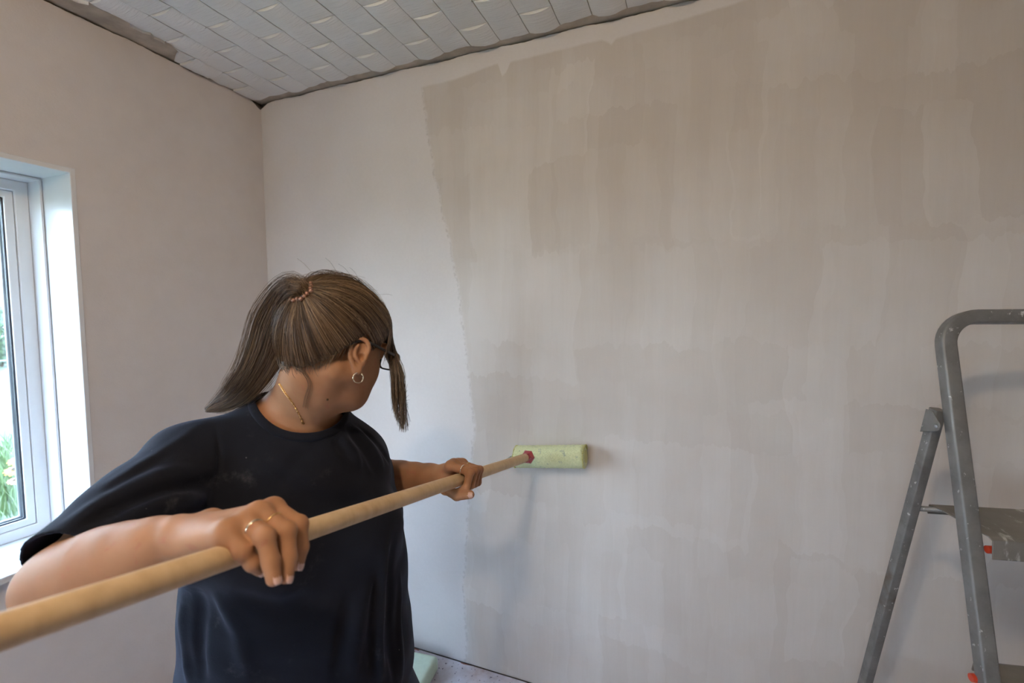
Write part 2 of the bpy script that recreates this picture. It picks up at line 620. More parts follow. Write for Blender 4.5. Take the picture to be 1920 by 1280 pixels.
fz0, fz1 = wz0 + .017, wz1 - .012
fr = frame_ring('window_frame', wy0 + .002, wy1 - .010, fz0, fz1, .034, FX, FX - .06, M['pvc'], win)
ym = (wy0 + wy1) / 2
MB().box((FX - .06, ym - .03, fz0 + .03), (FX, ym + .03, fz1 - .03)).build('mullion', M['pvc'], win, bevel=.003)
for (a, b) in ((ym + .03, wy1 - .044), (wy0 + .036, ym - .03)):
    sash = frame_ring('sash', a + .001, b - .001, fz0 + .035, fz1 - .035, .022, FX - .004, FX - .05, M['pvc'], win)
    frame_ring('gasket', a + .022, b - .022, fz0 + .056, fz1 - .056, .005, FX - .010, FX - .016, M['rubber'], sash)
    frame_ring('glass_spacer', a + .024, b - .024, fz0 + .058, fz1 - .058, .009, FX - .0235, FX - .033, M['spacer'], sash)
    MB().box((FX - .021, a + .023, fz0 + .057), (FX - .017, b - .023, fz1 - .057)).build('pane', M['glass'], sash)
    MB().box((FX - .040, a + .023, fz0 + .057), (FX - .036, b - .023, fz1 - .057)).build('pane', M['glass'], sash)

fill_win = empty('fill_window', ((W2[0] + W2[1]) / 2, RY, W2[2])); fill_win['kind'] = 'structure'
def bar2(nm, x0, x1, z0, z1, y0=RY - .20, y1=RY - .14): MB().box((x0, y0, z0), (x1, y1, z1)).build(nm, M['pvc'], fill_win, bevel=.003)
bar2('window_frame', W2[0], W2[0] + .05, W2[2], W2[3]); bar2('window_frame', W2[1] - .05, W2[1], W2[2], W2[3])
bar2('window_frame', W2[0] + .05, W2[1] - .05, W2[2], W2[2] + .05); bar2('window_frame', W2[0] + .05, W2[1] - .05, W2[3] - .05, W2[3])
xm = (W2[0] + W2[1]) / 2
bar2('mullion', xm - .04, xm + .04, W2[2] + .05, W2[3] - .05)
for a, b in ((W2[0] + .05, xm - .04), (xm + .04, W2[1] - .05)):
    MB().box((a, RY - .172, W2[2] + .05), (b, RY - .168, W2[3] - .05)).build('pane', M['glass'], fill_win)
MB().box((W2[0] - .03, RY - .14, W2[2] - .002), (W2[1] + .03, RY + .03, W2[2] + .016)).build('window_sill', M['white_paint'], fill_win, bevel=.003)

# ------------------------------------------------------------------ ceiling lamp of the room (above and behind the camera)
M['bulb'] = NT('lit_bulb_glass').m
_t = M['bulb'].node_tree
_e = _t.nodes.new('ShaderNodeEmission')
_e.inputs[0].default_value = (1.0, .79, .56, 1); _e.inputs[1].default_value = 2400 * LAMP_W
_t.links.new(_e.outputs[0], _t.nodes['Material Output'].inputs[0])
M['black_plastic'] = simple('black_plastic', (.02, .02, .02), .4)
lamp = empty('ceiling_lamp', (LAMP_POS[0], LAMP_POS[1], H - .016), 'bare bulb in a short black holder under the tiled ceiling', 'lamp')
lx, ly, lz = LAMP_POS
MB().lathe((lx, ly, H - .016), (0, 0, -1), [(0, .045), (.012, .045), (.03, .012)], 20).build('ceiling_rose', M['white_paint'], lamp, smooth=False)
MB().tube([(lx, ly, H - .03), (lx, ly, lz + .085)], .010, 12).build('holder_stem', M['black_plastic'], lamp, smooth=True)
MB().lathe((lx, ly, lz + .095), (0, 0, -1), [(0, .008), (.008, .018), (.05, .02)], 20).build('bulb_socket', M['black_plastic'], lamp)
prof = [(.0, .013), (.012, .016), (.03, .026), (.045, .030), (.06, .028), (.072, .018), (.078, .003)]
MB().lathe((lx, ly, lz + .045), (0, 0, -1), prof, 20).build('bulb', M['bulb'], lamp, smooth=True)
# ------------------------------------------------------------------ garden outside the window
M['grass'] = simple('grass_ground', (.085, .105, .05), .9, var=.35, scale=6)
M['blade'] = simple('grass_blades', (.10, .155, .05), .6, var=.4, scale=3)
M['path'] = simple('dry_path', (.30, .28, .25), .9)
GZ = -.10
g = MB().box((-60, -40, GZ - .05), (-.32, 60, GZ)).box((-.32, -40, GZ - .05), (30, RY - .32, GZ)).build('ground', M['grass']); tag(g, kind='structure')
pth = MB().box((-40, 6.4, GZ), (-1, 8.2, GZ + .012)).build('garden_path', M['path']); tag(pth, kind='structure')


def blades(n, xr, yr, hr, seed, wd=.006):
    r = np.random.default_rng(seed)
    b = np.stack([r.uniform(*xr, n), r.uniform(*yr, n), np.full(n, GZ)], 1)
    an = r.uniform(0, 2 * PI, n); h = r.uniform(*hr, n) * (.6 + .4 * r.random(n)); ln = r.uniform(.1, .5, n)
    d = np.stack([np.cos(an), np.sin(an), 0 * an], 1); s = np.stack([-np.sin(an), np.cos(an), 0 * an], 1)
    up = np.array([0, 0, 1.0])
    p0 = b; p1 = b + up * (h * .55)[:, None] + d * (h * ln * .3)[:, None]; p2 = b + up * h[:, None] + d * (h * ln)[:, None]
    V = np.stack([p0 - s * wd, p0 + s * wd, p1 - s * wd * .8, p1 + s * wd * .8, p2], 1).reshape(-1, 3)
    k = np.arange(n) * 5
    Fq = np.concatenate([np.stack([k, k + 1, k + 3, k + 2], 1).tolist(), ]).tolist() + np.stack([k + 2, k + 3, k + 4], 1).tolist()
    return V, Fq


V, Fq = blades(9000, (-5.2, -.6), (-1.5, 1.9), (.10, .40), 3)
V2, F2 = blades(5000, (-5.4, -4), (-1.0, 2.6), (.05, .14), 4, .008)
o = mesh('grass', np.concatenate([V, V2]), Fq + [[i + len(V) for i in q] for q in F2], M['blade']); tag(o, 'loose green grass growing in the garden outside the window', 'grass', kind='stuff')

M['petal'] = simple('yellow_petal', (.85, .48, .02), .6, var=.1)
M['petal2'] = simple('orange_petal', (.75, .33, .12), .6, var=.1)
M['seed'] = simple('dark_flower_centre', (.06, .03, .01), .8)
M['stem'] = simple('green_stem', (.10, .20, .04), .7)


def flower(c, r, label, pm):
    e = empty('garden_flower', (c[0], c[1], GZ), label, 'flower')
    pts = [np.array([c[0] + .02 * math.sin(t * 2), c[1] + .015 * t, GZ + (c[2] - GZ) * t]) for t in np.linspace(0, 1, 7)]
    pts[-1] = np.array(c)
    MB().tube(pts, .004, 6).build('stem', M['stem'], e, smooth=True)
    hd = CAM - c; hd = hd / np.linalg.norm(hd); ax = hd * .45 + np.array([0, 0, .9]); ax /= np.linalg.norm(ax)
    u = np.cross(ax, (0, 1, 0)); u /= np.linalg.norm(u); w_ = np.cross(ax, u)
    for k in range(11):
        a = 2 * PI * k / 11 + .1
        d = u * math.cos(a) + w_ * math.sin(a); s = np.cross(ax, d)
        V = []
        for q, wd in ((.15, .10), (.45, .20), (.75, .22), (1.0, .06)):
            ctr = c + d * r * q - ax * r * .25 * q * q
            V += [ctr - s * r * wd, ctr + ax * r * .04, ctr + s * r * wd]
        Fc = []
        for i in range(3):
            for j in range(2):
                Fc.append((i * 3 + j, i * 3 + j + 1, i * 3 + j + 4, i * 3 + j + 3))
        mesh('petal', V, Fc, pm, e, True)
    MB().lathe(c - ax * .004, ax, [(0, r * .3), (r * .2, r * .27), (r * .38, r * .14), (r * .42, .001)], 10).build('flower_centre', M['seed'], e, smooth=True)


flower(px(33, 862, 2.7), .045, 'yellow daisy-like flower with dark centre, topmost outside the window', M['petal'])
flower(px(27, 880, 2.55), .045, 'yellow daisy-like flower just below the topmost one outside the window', M['petal'])
flower(px(27, 900, 2.9), .035, 'faded orange daisy-like flower among the grass outside the window', M['petal2'])

M['fence'] = simple('grey_green_fence_wire', (.20, .26, .25), .5)
fa, fb = px(-420, 688, 6.4), px(330, 688, 9.2)
fa[2] = fb[2] = GZ
fence = empty('wire_fence', (fa + fb) / 2, 'low grey-green wire mesh fence across the lawn outside', 'fence')
L = np.linalg.norm(fb - fa); dv = (fb - fa) / L
FH = .72
for k in range(int(L / 1.5) + 1):
    b = fa + dv * k * 1.5
    MB().tube([b, b + (0, 0, FH + .03)], .022, 8).build('fence_post', M['fence'], fence)
for h in (.06, .25, .48, FH):
    MB().tube([fa + (0, 0, h), fb + (0, 0, h)], .016 if h == FH else .004, 6).build('rail', M['fence'], fence)
for k in range(int(L / .14)):
    b = fa + dv * k * .14
    MB().tube([b + (0, 0, .03), b + (0, 0, FH)], .004, 4).build('wire', M['fence'], fence)

M['roof'] = simple('grey_roof_sheet', (.16, .17, .18), .7, var=.1)
M['render'] = simple('pale_house_wall', (.36, .33, .31), .9)
hc = px(-60, 575, 27)
house = empty('house', (hc[0], hc[1], GZ), 'pale house with grey corrugated roof far across the garden', 'house')
hx = np.array([.39, .92, 0]); hy = np.array([-.92, .39, 0])


def hp(a, b, z): return np.array([hc[0], hc[1], GZ]) + hx * a + hy * b + np.array([0, 0, z])


mbw = MB(); V = [hp(a, b, z) for z in (0, 2.3) for (a, b) in ((-6, 0), (6, 0), (6, 7), (-6, 7))]
mbw.add(V, [(0, 1, 5, 4), (1, 2, 6, 5), (2, 3, 7, 6), (3, 0, 4, 7)])
mbw.add([hp(6, 0, 2.3), hp(6, 7, 2.3), hp(6, 3.5, 4.3)], [(0, 1, 2)]).add([hp(-6, 0, 2.3), hp(-6, 7, 2.3), hp(-6, 3.5, 4.3)], [(0, 2, 1)])
mbw.build('wall', M['render'], house)
mbr = MB()
for i in range(100):
    a0, a1 = -6.4 + i * .128, -6.4 + (i + 1) * .128
    z0, z1 = (.0, .05) if i % 2 else (.05, .0)
    for s_ in (0, 1):
        b0, b1 = (-.5, 3.5) if s_ == 0 else (7.5, 3.5)
        mbr.add([hp(a0, b0, 2.06 + z0), hp(a1, b0, 2.06 + z1), hp(a1, b1, 4.34 + z1), hp(a0, b1, 4.34 + z0)], [(0, 1, 2, 3)])
mbr.build('roof', M['roof'], house)
MB().box((-.3, -.3, 0), (.3, .3, 0)).v
ch = MB(); cp = hp(-2, 3, 3.9); ch.box(cp - (.3, .3, 0), cp + (.3, .3, 1.0)); ch.build('chimney', M['render'], house)
M['hwin'] = simple('house_window_glass', (.08, .10, .14), .1)
for a in (-4, -1, 2, 4.6):
    wv = MB(); wv.add([hp(a - .5, -.03, .9), hp(a + .5, -.03, .9), hp(a + .5, -.03, 1.9), hp(a - .5, -.03, 1.9)], [(0, 1, 2, 3)])
    wv.build('house_window', M['hwin'], house)
M['leaf'] = simple('bush_leaves', (.055, .095, .035), .7, var=.5, scale=2)


def bush(c, rx, rz, label, seed, n=2600):
    r = np.random.default_rng(seed)
    e = empty('garden_bush', (c[0], c[1], GZ), label, 'bush')
    d = r.normal(size=(n, 3)); d /= np.linalg.norm(d, axis=1)[:, None]
    p = np.array([c[0], c[1], GZ + rz * 1.05]) + d * np.array([rx, rx, rz]) * (.55 + .45 * r.random(n) ** .5)[:, None]
    p[:, 2] = np.maximum(p[:, 2], GZ + .02)
    a = r.normal(size=(n, 3)); a /= np.linalg.norm(a, axis=1)[:, None]
    b = np.cross(a, d); b /= np.linalg.norm(b, axis=1)[:, None] + 1e-9
    s = (.05 + .05 * r.random(n))[:, None]
    V = np.stack([p - a * s, p + b * s * .5, p + a * s, p - b * s * .5], 1).reshape(-1, 3)
    k = np.arange(n) * 4
    f = mesh('foliage', V, np.stack([k, k + 1, k + 2, k + 3], 1).tolist(), M['leaf'], e); f['kind'] = 'stuff'
    for q in range(5):
        an = q * 1.26
        MB().tube([(c[0], c[1], GZ), (c[0] + .2 * rx * math.cos(an), c[1] + .2 * rx * math.sin(an), GZ + rz * .5), (c[0] + .5 * rx * math.cos(an), c[1] + .5 * rx * math.sin(an), GZ + rz * 1.2)], .02, 6).build('branch', M['seed'], e)


bush(px(0, 640, 13.5), 1.0, .82, 'rounded green bush standing behind the wire fence', 5)
bush(px(-190, 640, 15.0), 1.3, 1.0, 'larger spreading green bush further along the wire fence', 6)

# ------------------------------------------------------------------ floor clutter
M['mint'] = simple('pale_green_foam', (.62, .74, .60), .9, var=.06, scale=60, bump=.4)
bm = bmesh.new()
bmesh.ops.create_cube(bm, size=1.0)
bmesh.ops.scale(bm, vec=(.30, .22, .06), verts=bm.verts)
bmesh.ops.bevel(bm, geom=list(bm.edges), offset=.024, segments=4, affect='EDGES', profile=.6)
for v in bm.verts: v.co.z += .008 * math.sin(v.co.x * 18) * math.cos(v.co.y * 14) * (1 if v.co.z > 0 else 0)
me = bpy.data.meshes.new('foam_pad'); bm.to_mesh(me); bm.free()
me.polygons.foreach_set('use_smooth', [True] * len(me.polygons)); me.materials.append(M['mint'])
o = bpy.data.objects.new('foam_pad', me); o.location = (.755, -.195, .0305); o.rotation_euler = (0, 0, .12); link(o)
tag(o, 'pale mint-green foam pad lying on the splashed floor by the wall', 'foam pad')

# ------------------------------------------------------------------ paint roller on its pole
def mat_wood():
    t = NT('turned_birch_pole')
    n = t.noise(t.coords((1, 1, 1)), 7, 6, .6); g_ = t.noise(t.coords((60, 60, 8)), 1.0, 4, .6)
    f = t.math('ADD', t.math('MULTIPLY', n, .5), t.math('MULTIPLY', g_, .5))
    t.set(color=t.ramp(f, [(.3, (.47, .31, .165)), (.5, (.58, .405, .23)), (.7, (.66, .48, .29))]), rough=.5, spec=.35)
    t.bump(g_, .08, .001)
    return t.m


def mat_sleeve():
    t = NT('pale_yellow_green_nap')
    co = t.coords()
    n = t.noise(co, 260, 3, .7); d = t.noise(co, 55, 4, .6)
    c = t.ramp(n, [(.3, (.56, .60, .32)), (.7, (.74, .76, .48))])
    c = t.mix(t.maprange(d, .58, .68), c, (.42, .47, .33))
    t.set(color=c, rough=.95, spec=.2, sheen=.2)
    t.bump(n, .8, .004)
    return t.m


M['wood'] = mat_wood(); M['nap'] = mat_sleeve()
M['red'] = simple('red_plastic', (.42, .035, .05), .35)
M['wire'] = simple('zinc_wire', (.45, .48, .52), .35, metal=1.0)
M['yellow'] = simple('yellowed_cap', (.50, .48, .18), .6)


def pole_pt(z):
    X = -.2758 + .3787 * (z - .622); Y = .2555 + .1385 * (z - .622)
    return CAM + z * _F + X * _R - Y * _U


PD = pole_pt(1.0) - pole_pt(0.0); PD /= np.linalg.norm(PD)
roller = empty('paint_roller', pole_pt(1.46), 'long paint roller with pale green sleeve pressed to the wall on a wooden pole', 'paint roller')
PR = .0140
pa, pb = pole_pt(.06), pole_pt(1.463)
PLEN = np.linalg.norm(pb - pa)
MB().lathe(pa, PD, [(0, PR - .003), (.003, PR)] + [(q, PR) for q in np.linspace(.02, PLEN - .02, 24)] + [(PLEN, PR - .001)], 28).build('pole', M['wood'], roller, smooth=False)
shade_auto(bpy.data.objects['pole'], 40)
mbx = MB(); mbx.lathe(pb - PD * .004, PD, [(0, PR + .0012), (.010, PR + .0012), (.012, PR), (.022, .0185), (.030, .023), (.036, .020), (.045, .007), (.05, .004)], 6)
o = mbx.build('socket', M['red'], roller); shade_auto(o, 50)
sl_a, sl_b, SR = None, None, .0385


def unit_(v): return v / np.linalg.norm(v)


def at_wall(x, y, off):
    d = _F + (x - 960) / FPX * _R - (y - 640) / FPX * _U
    t_ = (-off - CAM[1]) / d[1]
    return CAM + d * t_


sa, sb = at_wall(967, 855.5, SR + .001), at_wall(1098, 855.5, SR + .001)
SAX = unit_(sb - sa)
SL = np.linalg.norm(sb - sa)
prof = [(0, SR * .5), (.001, SR - .006), (.004, SR - .001)] + [(q, SR + .0006 * math.sin(q * 400)) for q in np.linspace(.010, SL - .01, 30)] + [(SL - .004, SR - .001), (SL - .001, SR - .006), (SL, SR * .5)]
slv = MB().lathe(sa, SAX, prof, 40).build('sleeve', M['nap'], roller, smooth=True)
tf = MB()
for k in range(40):                                   # tufts around both cut ends
    a = 2 * PI * k / 40
    for q in (.002, SL - .002):
        c = sa + SAX * q + np.array([0, math.cos(a) * (SR - .0015), math.sin(a) * (SR - .0015)])
        rr = .0024 + .0012 * rng.random()
        if -c[1] - rr < .001: continue
        tf.lathe(c - (rr, 0, 0), (1, 0, 0), [(0, .0004), (rr * .5, rr * .85), (rr, rr), (rr * 1.5, rr * .85), (rr * 2, .0004)], 6)
tag(tf.build('tuft_ring', M['yellow'], slv, smooth=True), kind='stuff')
for q in (-.001, SL - .003):
    MB().lathe(sa + SAX * q, SAX, [(0, SR * .55), (.004, SR * .55)], 20).build('end_cap', M['yellow'], slv)
wp = pb + PD * .04
ctr = [sa + (.03, 0, 0), sa + (-.006, 0, 0), sa + (-.014, -.004, 0), sa + (-.016, -.014, 0), sa + (-.016, -.050, -.001), sa + (-.012, -.058, -.001), sa + (-.004, -.060, -.001), wp + (-.012, -.004, 0), wp - PD * .006, wp - PD * .02]
MB().tube(ctr, .0033, 8).build('wire_frame', M['wire'], roller, smooth=True)

# ------------------------------------------------------------------ stepladder
def mat_ladder():
    t = NT('worn_grey_painted_steel')
    co = t.coords()
    n = t.noise(co, 18, 5, .6); s_ = t.noise(co, 70, 4, .65); b = t.noise(co, 6, 4, .6)
    c = t.ramp(n, [(.3, (.135, .132, .128)), (.6, (.205, .202, .198))])
    c = t.mix(t.maprange(s_, .64, .70), c, (.55, .55, .54))
    c = t.mix(t.maprange(b, .62, .72), c, (.12, .085, .06))
    t.set(color=c, rough=t.ramp(s_, [(.3, .35), (.7, .6)]), metal=.35, spec=.5)
    t.bump(s_, .12, .002)
    return t.m


def mat_step():
    t = NT('paint_smeared_step')
    n = t.noise(t.coords((30, 9, 9)), 1.0, 5, .65); m_ = t.noise(t.coords(), 9, 4, .6)
    c = t.ramp(m_, [(.3, (.15, .14, .125)), (.7, (.23, .215, .195))])
    c = t.mix(t.maprange(n, .57, .66), c, (.50, .49, .47))
    t.set(color=c, rough=.5, metal=.25)
    t.bump(n, .15, .002)
    return t.m


M['ladder'] = mat_ladder(); M['step'] = mat_step()
M['red2'] = simple('red_orange_plastic', (.50, .05, .02), .4)
Fh = np.array([-math.sin(YAW), math.cos(YAW), 0])
LW = .985 * _R0 - .17 * Fh                     # across the ladder
LG = .17 * _R0 + .985 * Fh                     # front to back
RT, RBm = px(1779, 690, .905), px(1853, 1280, .82)
rd = (RBm - RT) / (RT[2] - RBm[2])             # per metre of fall
foot_f = RT + rd * (RT[2] - .012)
WID = .40
hinge = RT + rd * .095
ladder = empty('stepladder', (foot_f + LW * WID / 2) * np.array([1, 1, 0]), 'worn grey metal stepladder with a paint-smeared step standing by the wall', 'stepladder')


def rsect(a, b, r, n=3):
    out = []
    for cx, cy, a0 in ((a - r, b - r, 0), (-a + r, b - r, 90), (-a + r, -b + r, 180), (a - r, -b + r, 270)):
        for i in range(n + 1):
            an = math.radians(a0 + 90 * i / n)
            out.append((cx + r * math.cos(an), cy + r * math.sin(an)))
    return out


# front frame: one bent tube, up one rail, over the top and down the other
up = -rd / np.linalg.norm(rd)
topz = RT + up * .045
BR = .058
arc = []
for i in range(10):
    an = (i / 9) * PI / 2
    arc.append(topz + up * BR * math.sin(an) + LW * BR * (1 - math.cos(an)))
arc2 = [p + 0 for p in arc]
mid = topz + LW * WID / 2
arc_r = [p + 2 * ((mid - p) @ LW) * LW for p in arc][::-1]
path = [foot_f] + [foot_f + (topz - foot_f) * q for q in (.25, .5, .75, .93)] + arc + arc_r + [foot_f + LW * WID + (topz - foot_f) * q for q in (.93, .75, .5, .25)] + [foot_f + LW * WID]
kk = len(path)
mb = MB(); mb.sweep(path, rsect(.0125, .0135, .004), up=-LW)
o = mb.build('front_frame', M['ladder'], ladder); shade_auto(o, 50)
# rear legs
RL1 = px(1752, 792, .925); RL2 = px(1622, 1280, 1.085)
rdr = (RL2 - RL1) / (RL1[2] - RL2[2])
rtop = RL1 - rdr * .028; rfoot = RL1 + rdr * (RL1[2] - .012)
for s_ in (0, 1):
    q = LW * (WID + .03) * s_
    mb = MB(); mb.sweep([rtop + q, rfoot + q], rsect(.0095, .0115, .003), up=LG)
    shade_auto(mb.build('rear_leg', M['ladder'], ladder), 50)
    # hinge plate on the outer side
    mb = MB()
    sgn = -1 if s_ == 0 else 1
    base = rtop + q
    dn = rdr / np.linalg.norm(rdr)
    side = LW * sgn
    pl = [base - LG * .012 + dn * .000, base + LG * .012 + dn * .004, base + LG * .012 + dn * .050, base - LG * .014 + dn * .052]
    hp_ = base - LG * .026 + dn * .030
    ring = [base + LG * .012 + dn * .002, base + LG * .012 + dn * .052] + [hp_ - LG * .010 * math.cos(a) + dn * .010 * math.sin(a) for a in np.linspace(PI / 2.4, -PI / 2.4, 7)] + [base - LG * .006 + dn * .002]
    o1 = .0115
    V = [p + side * o1 for p in ring] + [p + side * (o1 + .002) for p in ring]
    n = len(ring)
    mb.add(V, [tuple(range(n)), tuple(range(2 * n - 1, n - 1, -1))] + [(i, i + n, (i + 1) % n + n, (i + 1) % n) for i in range(n)])
    hpl = mb.build('hinge_plate', M['ladder'], ladder, bevel=.0006)
    MB().lathe(hp_ + side * (o1 + .0015), side, [(0, .0045), (.0015, .0042), (.003, .002)], 12).build('rivet', M['wire'], hpl, smooth=True)
    # feet
    mb = MB(); mb.sweep([rfoot + q + (0, 0, .02), rfoot + q * 1.0 - (0, 0, .011)], rsect(.013, .015, .004), up=LG); mb.build('rubber_foot', M['black_plastic'], ladder)
    mb = MB(); mb.sweep([foot_f + LW * WID * s_ + (0, 0, .02), foot_f + LW * WID * s_ - (0, 0, .011)], rsect(.016, .017, .004), up=LG); mb.build('rubber_foot', M['black_plastic'], ladder)


def rail_at(z): return RT + rd * (RT[2] - z)
def rear_at(z): return RL1 + rdr * (RL1[2] - z)


# standing platform: folded sheet with lips
stz = px(1745, 940, .99)[2]
pf = rail_at(stz) + LG * .016; pbk = rear_at(stz) - LG * .006
dep = (pbk - pf) @ LG
for k, (z_, nm) in enumerate(((stz, 'platform'), (stz - .25, 'step'), (stz - .50, 'step'), (stz - .74, 'step'))):
    if z_ < .08: continue
    f0 = rail_at(z_) - LG * (.030 if k == 0 else .02)
    f0 = f0 + LW * .0145
    d_ = .155 if k == 0 else .07
    wd = WID - .029
    P2 = [(-.004, -.036), (-.002, -.002), (.006, .001), (d_ - .006, .001), (d_ + .002, -.002), (d_ + .006, -.022)]
    th = .0022
    V = []
    for a in (0, wd):
        for (g_, h_) in P2: V.append(f0 + LW * a + LG * g_ + np.array([0, 0, h_]))
        for (g_, h_) in P2: V.append(f0 + LW * a + LG * (g_ + (th if g_ < d_ / 2 else -th)) + np.array([0, 0, h_ - th]))
    n = len(P2)
    Fc = []
    for i in range(n - 1):
        Fc += [(i, i + 1, 2 * n + i + 1, 2 * n + i), (n + i + 1, n + i, 3 * n + i, 3 * n + i + 1), (i + 1, i, n + i, n + i + 1), (2 * n + i, 2 * n + i + 1, 3 * n + i + 1, 3 * n + i)]
    Fc += [(0, 2 * n, 3 * n, n), (n - 1, 2 * n - 1, 4 * n - 1, 3 * n - 1)]
    mb = MB(); mb.add(V, Fc); st = mb.build(nm, M['step'], ladder, bevel=.0008)
    if k == 0:
        MB().lathe(f0 + LG * .012 + LW * .002 + np.array([0, 0, -.026]), LW, [(0, .007), (.020, .0075), (.024, .005)], 14).build('end_plug', M['red2'], st)
    else:
        MB().lathe(f0 + LG * .030 - LW * .034 + np.array([0, 0, -.006]), LW, [(0, .007), (.006, .0075), (.018, .006)], 14).build('end_plug', M['red2'], st)
bz = stz - .006
MB().tube([rear_at(bz) + LW * .006, rear_at(bz) + LW * (WID + .02)], .0055, 10).build('cross_rod', M['ladder'], ladder, smooth=True)
bz = .42
MB().tube([rear_at(bz) + LW * .006, rear_at(bz) + LW * (WID + .02)], .009, 10).build('cross_rod', M['ladder'], ladder, smooth=True)
#PART3
# ------------------------------------------------------------------ sculpting with smooth distance fields
import openvdb


def unit(v):
    v = np.asarray(v, float)
    return v / (np.linalg.norm(v) + 1e-12)


class Cone:
    def __init__(s, a, b, ra, rb):
        s.a, s.b, s.ra, s.rb = np.asarray(a, float), np.asarray(b, float), ra, rb
        s.d = s.b - s.a; s.L2 = s.d @ s.d + 1e-12
        s.R = max(ra, rb)

    def __call__(s, p):
        q = p - s.a
        t = np.clip(q @ s.d / s.L2, 0, 1)
        e = q - t[:, None] * s.d
        return np.sqrt((e * e).sum(1)) - (s.ra + (s.rb - s.ra) * t)

    lower = __call__


class Ell:
    def __init__(s, c, axes, r):
        s.c = np.asarray(c, float); s.A = np.asarray(axes, float); s.r = np.asarray(r, float)
        s.R = max(r)

    def __call__(s, p):
        q = (p - s.c) @ s.A.T
        k0 = np.sqrt(((q / s.r) ** 2).sum(1)); k1 = np.sqrt(((q / s.r ** 2) ** 2).sum(1)) + 1e-9
        return np.where(k0 < 1e-3, -s.r.min(), k0 * (k0 - 1) / k1)

    def lower(s, p):
        return np.sqrt(((p - s.c) ** 2).sum(1)) - s.R


class Fold:
    """raised or sunken crease along a line, added to the field"""
    def __init__(s, pts, w, h):
        s.pts = [np.asarray(p, float) for p in pts]; s.w, s.h = w, h
        s.c = np.mean(s.pts, 0); s.R = max(np.linalg.norm(p - s.c) for p in s.pts) + 3 * w

    def __call__(s, p):
        best = None
        n = len(s.pts) - 1
        for i in range(n):
            a, d = s.pts[i], s.pts[i + 1] - s.pts[i]
            q = p - a
            t = np.clip(q @ d / (d @ d + 1e-12), 0, 1)
            e = q - t[:, None] * d
            r2 = (e * e).sum(1)
            u = (i + t) / n
            v = np.exp(-r2 / s.w ** 2) * np.clip(np.minimum(u, 1 - u) * 4 + .15, 0, 1)
            best = v if best is None else np.maximum(best, v)
        return best * s.h

    def lower(s, p):
        return np.sqrt(((p - s.c) ** 2).sum(1)) - s.R


def smin(a, b, k):
    if k <= 0: return np.minimum(a, b)
    h = np.maximum(k - np.abs(a - b), 0) / k
    return np.minimum(a, b) - h * h * k * .25


BIG = 9.0


class Field:
    """items: (prim, k, op); op 'u' union, 's' cut, 'f' fold; groups of fingers are joined late"""
    def __init__(s):
        s.items = []; s.late = []; s.post = None

    def u(s, prim, k=.02): s.items.append((prim, k, 'u')); return s
    def cut(s, prim, k=.005): s.items.append((prim, k, 's')); return s
    def fold(s, pts, w, h): s.items.append((Fold(pts, w, h), 0, 'f')); return s
    def group(s, items, k): s.late.append((items, k)); return s

    def _run(s, items, p, near):
        d = np.full(len(p), BIG)
        for (pr, k, op) in items:
            if near is not None and pr.lower(near[0][None])[0] > near[1]: continue
            v = pr(p)
            if op == 'u': d = smin(d, v, k)
            elif op == 's': d = -smin(-d, v, k)
            else: d = d - v
        return d

    def __call__(s, p, near=None):
        d = s._run(s.items, p, near)
        for items, k in s.late:
            d = smin(d, s._run(items, p, near), k)
        if s.post is not None: d = s.post(p, d)
        return d

    def mesh(s, lo, hi, vox, B=16):
        lo = np.floor(np.asarray(lo) / (vox * B)).astype(int); hi = np.ceil(np.asarray(hi) / (vox * B)).astype(int)
        bs = vox * B
        I = np.stack(np.meshgrid(*[np.arange(lo[i], hi[i]) for i in range(3)], indexing='ij'), -1).reshape(-1, 3)
        ctr = (I + .5) * bs - vox * .5
        d = np.concatenate([s(c) for c in np.array_split(ctr, max(1, len(ctr) // 20000))])
        half = bs * .5 * math.sqrt(3) * 1.15 + .006
        act = np.abs(d) < half
        inn = d <= -half
        g = openvdb.FloatGrid(.03)
        for b in I[inn]:
            g.fill(tuple(int(v) for v in b * B), tuple(int(v) for v in b * B + B - 1), -.03, True)
        o = np.stack(np.meshgrid(*[np.arange(B)] * 3, indexing='ij'), -1).reshape(-1, 3)
        for b, c in zip(I[act], ctr[act]):
            p = (b * B + o) * vox
            v = s(p, (c, half + .035))
            g.copyFromArray(np.clip(v, -.03, .03).reshape(B, B, B).astype(np.float32), ijk=tuple(int(q) for q in b * B))
        g.transform = openvdb.createLinearTransform(voxelSize=vox)
        g.gridClass = openvdb.GridClass.LEVEL_SET
        pts, quads = g.convertToQuads(0.0)
        return np.array(pts, float), np.array(quads)[:, ::-1]


def field_obj(name, F_, lo, hi, vox, mat, parent, keep=None):
    pts, quads = F_.mesh(lo, hi, vox)
    off = np.zeros(3); q = parent
    while q is not None:
        off += np.array(q.location); q = q.parent
    me = bpy.data.meshes.new(name)
    me.vertices.add(len(pts)); me.vertices.foreach_set('co', (pts - off).astype(np.float32).ravel())
    me.loops.add(len(quads) * 4); me.loops.foreach_set('vertex_index', quads.astype(np.int32).ravel())
    me.polygons.add(len(quads)); me.polygons.foreach_set('loop_start', np.arange(0, len(quads) * 4, 4, dtype=np.int32))
    me.polygons.foreach_set('use_smooth', np.ones(len(quads), bool))
    me.update(calc_edges=True); me.validate()
    # outward normals
    n0 = np.array(me.polygons[0].normal); c0 = np.array(me.polygons[0].center) + off
    if F_((c0 + n0 * .002)[None])[0] < F_((c0 - n0 * .002)[None])[0]: me.flip_normals()
    me.materials.append(mat)
    o = bpy.data.objects.new(name, me); link(o, parent)
    return o, pts


